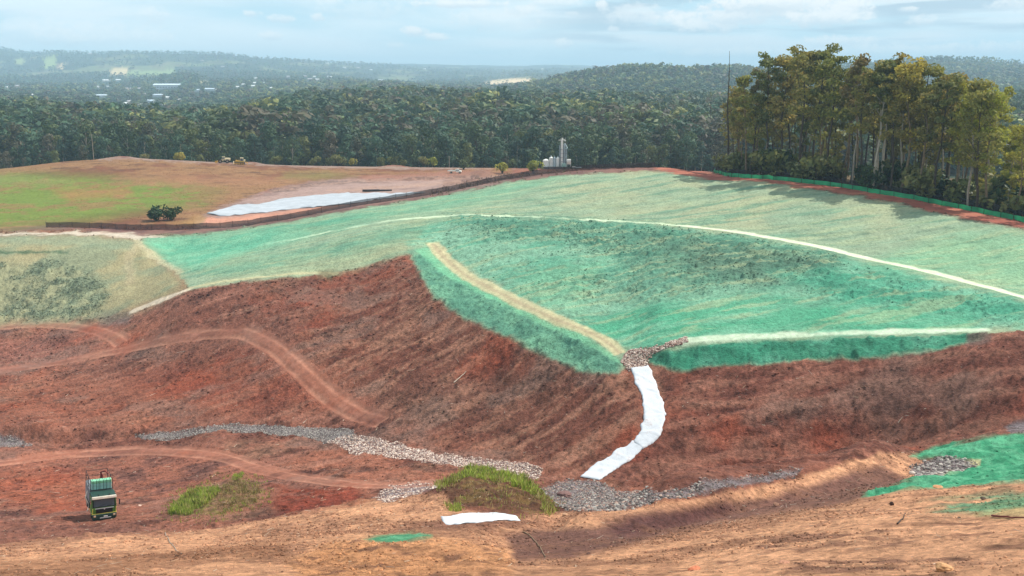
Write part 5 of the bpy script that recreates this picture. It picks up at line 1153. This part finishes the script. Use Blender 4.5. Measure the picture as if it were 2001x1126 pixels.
def build_stones():
    rg = np.random.default_rng(41); X_, Y_, S_, C_ = [], [], [], []
    grey = np.array([lin(142,134,128), lin(112,104,100), lin(168,160,150), lin(90,82,78)]); pink = np.array([lin(190,162,146), lin(214,190,172), lin(150,118,106), lin(120,92,84), lin(226,208,194)])
    for g, n, s0, s1, pal in ((GR1,3500,.06,.15,grey),(GR2,9500,.05,.14,grey),(GR3,11000,.05,.19,pink*.88),(GR4,2300,.05,.17,pink*.85),(GR5,17000,.035,.17,np.concatenate([grey,grey*.85,pink[2:4],pink[:1]*.8])),(GR6,3200,.07,.20,pink*.85),(GR7,1500,.05,.24,grey*1.1),(GR8,900,.07,.16,grey)):
        D = spoly(g); x, y = sample((D > -3)*(vis | (D > 2)), n, rg); X_.append(x); Y_.append(y); S_.append((s0+(s1-s0)*rg.random(n)**3)*(np.where(pix(x,y,gz(x,y))[0] > 1370, .62, 1) if g is GR5 else 1)); C_.append(pal[rg.integers(0, len(pal), n)]*rg.uniform(.75,1.2,n)[:,None])
    strew('gravel', np.concatenate(X_), np.concatenate(Y_), np.concatenate(S_), np.concatenate(C_), M['stone'], seed=3, sink=.4)
    # clods of earth broken up by the machines, on every bare or mulched slope
    X_, Y_, S_, C_ = [], [], [], []
    trackfree = (ZONE != 3) & (ZONE != 5)
    for z, n, s0, s1, wg, tint in ((0, 22000, .03, .22, np.clip(nm+.7,.05,2), .85), (2, 17000, .025, .16, np.clip(ROUGH-1.05, .006, 2)**1.4*np.clip(nm+nb*.6+.45,.05,2), .84), (1, 34000, .006, .11, 1/YY**1.3*np.clip(nm+.5,.05,2)**1.5, .72)):
        mk = (ZONE == z) & ~CLEAR & (YY < 300) & (YY > 16); x, y = sample(mk, n, rg, wg); s = s0+(s1-s0)*rg.random(n)**4
        s = s*np.clip(y/130, .7, 1.6) if z != 1 else s*np.clip(y/52, .3, 1.1)
        c = np.stack([bil(C[...,k], x, y) for k in range(3)], 1)*rg.uniform(tint-.3, tint+.3, n)[:,None]
        X_.append(x); Y_.append(y); S_.append(s); C_.append(c)
    strew('soil_clods', np.concatenate(X_), np.concatenate(Y_), np.concatenate(S_), np.clip(np.concatenate(C_),.01,.7), M['clod'], seed=5, sink=.15)
    # dry twigs and roots left in the soil
    n = 5200; mk = ((ZONE == 0)*1.0+(ZONE == 1)*1.2)*~CLEAR*(YY < 215)*(YY > 17); x, y = sample(mk, n, rg, np.clip(140/YY,.5,3)**1.2); z = gz(x, y); L = rg.uniform(.15,.75,n)*np.clip(y/85,.35,1.5)*(.5+rg.random(n)**3); w = .012*np.clip(y/60,.6,1.6); an = rg.uniform(0,6.28,n); d = np.stack([np.cos(an),np.sin(an),rg.uniform(-.2,.5,n)],1)
    up = np.stack([np.zeros(n),np.zeros(n),w],1); sd_ = np.stack([-np.sin(an)*w,np.cos(an)*w,np.zeros(n)],1); p0 = np.stack([x,y,z+.03],1)-d*L[:,None]/2; p1 = p0+d*L[:,None]; p0[:,2] = np.maximum(p0[:,2], z-.02)
    V_ = np.stack([p0-sd_,p0+sd_,p0+up*1.6,p1-sd_*.6,p1+sd_*.6,p1+up],1).reshape(-1,3); f = np.array([(0,1,4,3),(1,2,5,4),(2,0,3,5)]); Fq = (f[None]+np.arange(n)[:,None,None]*6).reshape(-1,4)
    pal = np.array([lin(196,170,140),lin(150,116,92),lin(92,64,52),lin(220,204,180),lin(120,90,74)]); tag(link('twig_litter', mesh_np('twig_litter', V_, Fq, M['straw'], np.repeat(pal[rg.integers(0,5,n)]*rg.uniform(.7,1.1,n)[:,None],6,0))), kind='stuff')
    # tall grass on the two mounds, thin tussocks around
    X_, Y_, H_, C_ = [], [], [], []
    gp = np.array([lin(162,180,76),lin(140,160,64),lin(180,186,100),lin(116,134,60),lin(176,162,104)]); dp = np.array([lin(160,140,92),lin(132,112,70),lin(110,104,56),lin(180,160,112)])
    for poly, n, h0, h1, pal in (([(890,930),(920,918),(970,920),(1015,934),(1045,952),(1064,975),(1040,968),(1000,950),(950,938),(900,942)],2600,.3,.95,gp), ([(900,945),(1000,955),(1060,975),(1088,1000),(1060,1006),(960,990),(910,975)],260,.1,.35,dp), ([(1040,962),(1062,972),(1092,1000),(1070,1012)],420,.2,.7,np.concatenate([gp,dp])), ([(332,1006),(350,978),(385,955),(415,952),(425,965),(400,990),(370,1008)],2300,.3,1.0,gp), ([(420,965),(460,935),(505,945),(500,985),(430,1005)],900,.1,.5,dp), ([(455,930),(475,925),(476,936),(458,938)],120,.3,.6,gp), ([(850,945),(890,932),(900,945),(860,960)],350,.25,.6,np.concatenate([gp,dp])), ([(880,985),(905,985),(905,1000),(885,1002)],120,.2,.5,gp)):
        D = spoly(poly); x, y = sample((D > 0)*vis, n, rg); X_.append(x); Y_.append(y); H_.append(rg.uniform(h0,h1,n)*(.3+.75*np.clip(.5+fbm(x/1.3,y/1.3,61,3),0,1))); C_.append(pal[rg.integers(0,len(pal),n)]*rg.uniform(.7,1.25,n)[:,None])
    for poly, n in (([(850,935),(930,905),(1040,930),(1110,985),(1100,1020),(960,1018),(860,985)],260), ([(300,1020),(340,960),(420,925),(520,930),(540,990),(420,1025)],500)):
        D = spoly(poly); x, y = sample((D > 0)*vis, n, rg); X_.append(x); Y_.append(y); H_.append(rg.uniform(.08,.4,n)); C_.append(np.concatenate([gp,dp])[rg.integers(0,9,n)]*rg.uniform(.7,1.2,n)[:,None])
    # scattered tufts on the field
    x, y = sample((ZONE == 7)*(YY > 285)*~CLEAR, 9000, rg, np.clip(fieldn+.6,.05,2)); X_.append(x); Y_.append(y); H_.append(rg.uniform(.06,.22,9000)); cc = np.stack([bil(C[...,k],x,y) for k in range(3)],1); C_.append(cc*rg.uniform(.9,1.5,9000)[:,None])
    # rank cover on the left gully
    x, y = sample(vegm, 2200, rg); X_.append(x); Y_.append(y); H_.append(rg.uniform(.1,.5,2200)); C_.append(np.array([lin(126,138,112),lin(108,124,108),lin(146,148,116)])[rg.integers(0,3,2200)]*rg.uniform(.8,1.3,2200)[:,None])
    # dead scrub along the back of the rim
    D = spoly([(840,382),(860,366),(930,350),(1010,338),(1060,334),(1140,331),(1140,336),(1060,342),(1000,353),(930,366),(850,384)]); x, y = sample((D > -1), 1700, rg, np.clip(nm+.5,.02,2)); X_.append(x); Y_.append(y); H_.append(rg.uniform(.2,.9,1700)); C_.append(np.array([lin(116,92,82),lin(140,120,98),lin(110,108,74),lin(98,80,74)])[rg.integers(0,4,1700)])
    x = np.concatenate(X_); y = np.concatenate(Y_); h = np.concatenate(H_); c = np.concatenate(C_); n = len(x); z = gz(x, y); B = 4
    an = rg.uniform(0,6.28,(n,B)); le = rg.uniform(.05,.55,(n,B)); w = (.020+.022*h)[:,None]*np.clip(y/75,.6,2.2)[:,None]*np.ones((1,B)); ox = rg.normal(0,.12,(n,B)); oy = rg.normal(0,.12,(n,B))
    bx_, by_ = x[:,None]+ox, y[:,None]+oy; hx = h[:,None]*rg.uniform(.6,1.1,(n,B)); dx, dy = np.cos(an), np.sin(an)
    P0 = np.stack([bx_-dy*w,by_+dx*w,z[:,None]-.03+0*w],-1); P1 = np.stack([bx_+dy*w,by_-dx*w,z[:,None]-.03+0*w],-1); P2 = np.stack([bx_+dx*hx*le*.4+dy*w*.7,by_+dy*hx*le*.4-dx*w*.7,z[:,None]+hx*.6],-1); P3 = np.stack([bx_+dx*hx*le-dy*w*.15,by_+dy*hx*le+dx*w*.15,z[:,None]+hx],-1)
    V_ = np.stack([P0,P1,P2,P3],2).reshape(-1,3); cc = np.repeat(c[:,None],B*4,1).reshape(-1,3)*np.repeat(rg.uniform(.8,1.2,n*B),4)[:,None]
    tag(link('grass', mesh_np('grass', V_, np.arange(len(V_)).reshape(-1,4), M['blade'], np.clip(cc,.005,.6))), kind='stuff')
build_stones()
def boulder(px, py, w, rgb, label, sd, flat=.75):
    p = hit1(px, py); s = w/F*p[1]/2; v, f = rock_proto(sd, 3); rg = np.random.default_rng(sd)
    v = v*[1.1,1,flat]; v += .05*np.stack([fbm(v[:,0]*3+k, v[:,1]*3+v[:,2]*2, sd+k, 3) for k in range(3)], 1)
    me = mesh_np('boulder', v*s, f, plain('boulder_stone', rgb, .9, noise=3/s, lo=.7, hi=1.2, bump=.1*s), smooth=False); o = link('boulder', me, loc=(p[0], p[1], float(gz(p[0],p[1]))+s*flat*.35)); o.rotation_euler = (0,0,rg.uniform(0,6.28)); tag(o, label, 'boulder')
boulder(1102, 970, 26, lin(122,92,86), 'large purple-brown boulder in the gravel at the foot of the chute', 1)
boulder(1845, 1120, 38, lin(196,148,104), 'biggest orange-tan boulder, at the bottom edge of the picture on the right', 2, .9)
boulder(1357, 1117, 26, lin(186,112,80), 'reddish orange rock on the near slope, left of the biggest tan boulder', 3, .6)
boulder(1831, 957, 24, lin(190,136,94), 'flat tan rock at the lower edge of the bright green patch', 4, .5)
boulder(1517, 993, 17, lin(134,96,76), 'round brown boulder at the foot of the dark berm face', 5, .9)
boulder(1533, 1105, 22, lin(170,122,96), 'flat pale brown rock low on the near slope, beside a smaller rock', 6, .5)
boulder(1782, 926, 15, lin(206,190,176), 'pale block at the left end of the rock pile by the berm end', 7, .8)
boulder(1921, 975, 16, lin(96,80,66), 'dark earth lump inside the thin green patch on the right', 8, .7)
boulder(1742, 990, 8, lin(70,50,42), 'small dark stump just below the bright green patch', 9, 1.8)
boulder(1104, 1008, 12, lin(180,140,110), 'small tan rock at the right foot of the grassy mound', 10, .8)
boulder(1150, 1085, 10, lin(92,64,54), 'small dark brown rock on the dark soil near the curved stick', 11, .7)
boulder(412, 990, 9, lin(214,180,150), 'small pale stone on the red floor beside the left grass mound', 12, .7) if False else None
boulder(273, 989, 8, lin(214,180,160), 'small pale stone on red ground right of the spray truck', 13, .7)
def stick(pts, r, mat, label, name='stick'):
    d = dense(pts, 14); g = hit(d[:,0], d[:,1]); g[:,2] = gz(g[:,0], g[:,1])+r*1.5; c = g.mean(0); v, f = tube(g-c, np.linspace(r, r*.5, 14), 6)
    o = link(name, mesh_np(name, v, f, M[mat], smooth=True), loc=c); tag(o, label, 'stick')
stick([(1022,1040),(1036,1048),(1050,1066),(1066,1093)], .035, 'bark_brown', 'long curved brown stick lying across the dark soil hollow')
stick([(323,1044),(336,1066),(356,1088)], .03, 'bark_grey', 'thin grey stick lying on the orange bank below the spray truck')
stick([(1938,1011),(1965,1013),(2010,1015)], .035, 'red_steel', 'dark red rod lying on the near slope at the right edge')
stick([(887,748),(898,738),(911,726)], .09, 'bark_pale', 'pale straight log lying on the dark red slope below the green')
stick([(1753,1026),(1762,1018),(1770,1000)], .03, 'bark_dark', 'short dark twig standing on the near slope in the right half')
stick([(1252,1040),(1290,1034),(1330,1029)], .03, 'bark_dark', 'thin dark twig lying below the berm face') if False else None
stick([(592,828),(600,820)], .06, 'bark_pale', 'short pale stick on the red bank above the gravel drain')
stick([(1755,828),(1764,814)], .05, 'bark_pale', 'short pale stick low on the right dark bank')
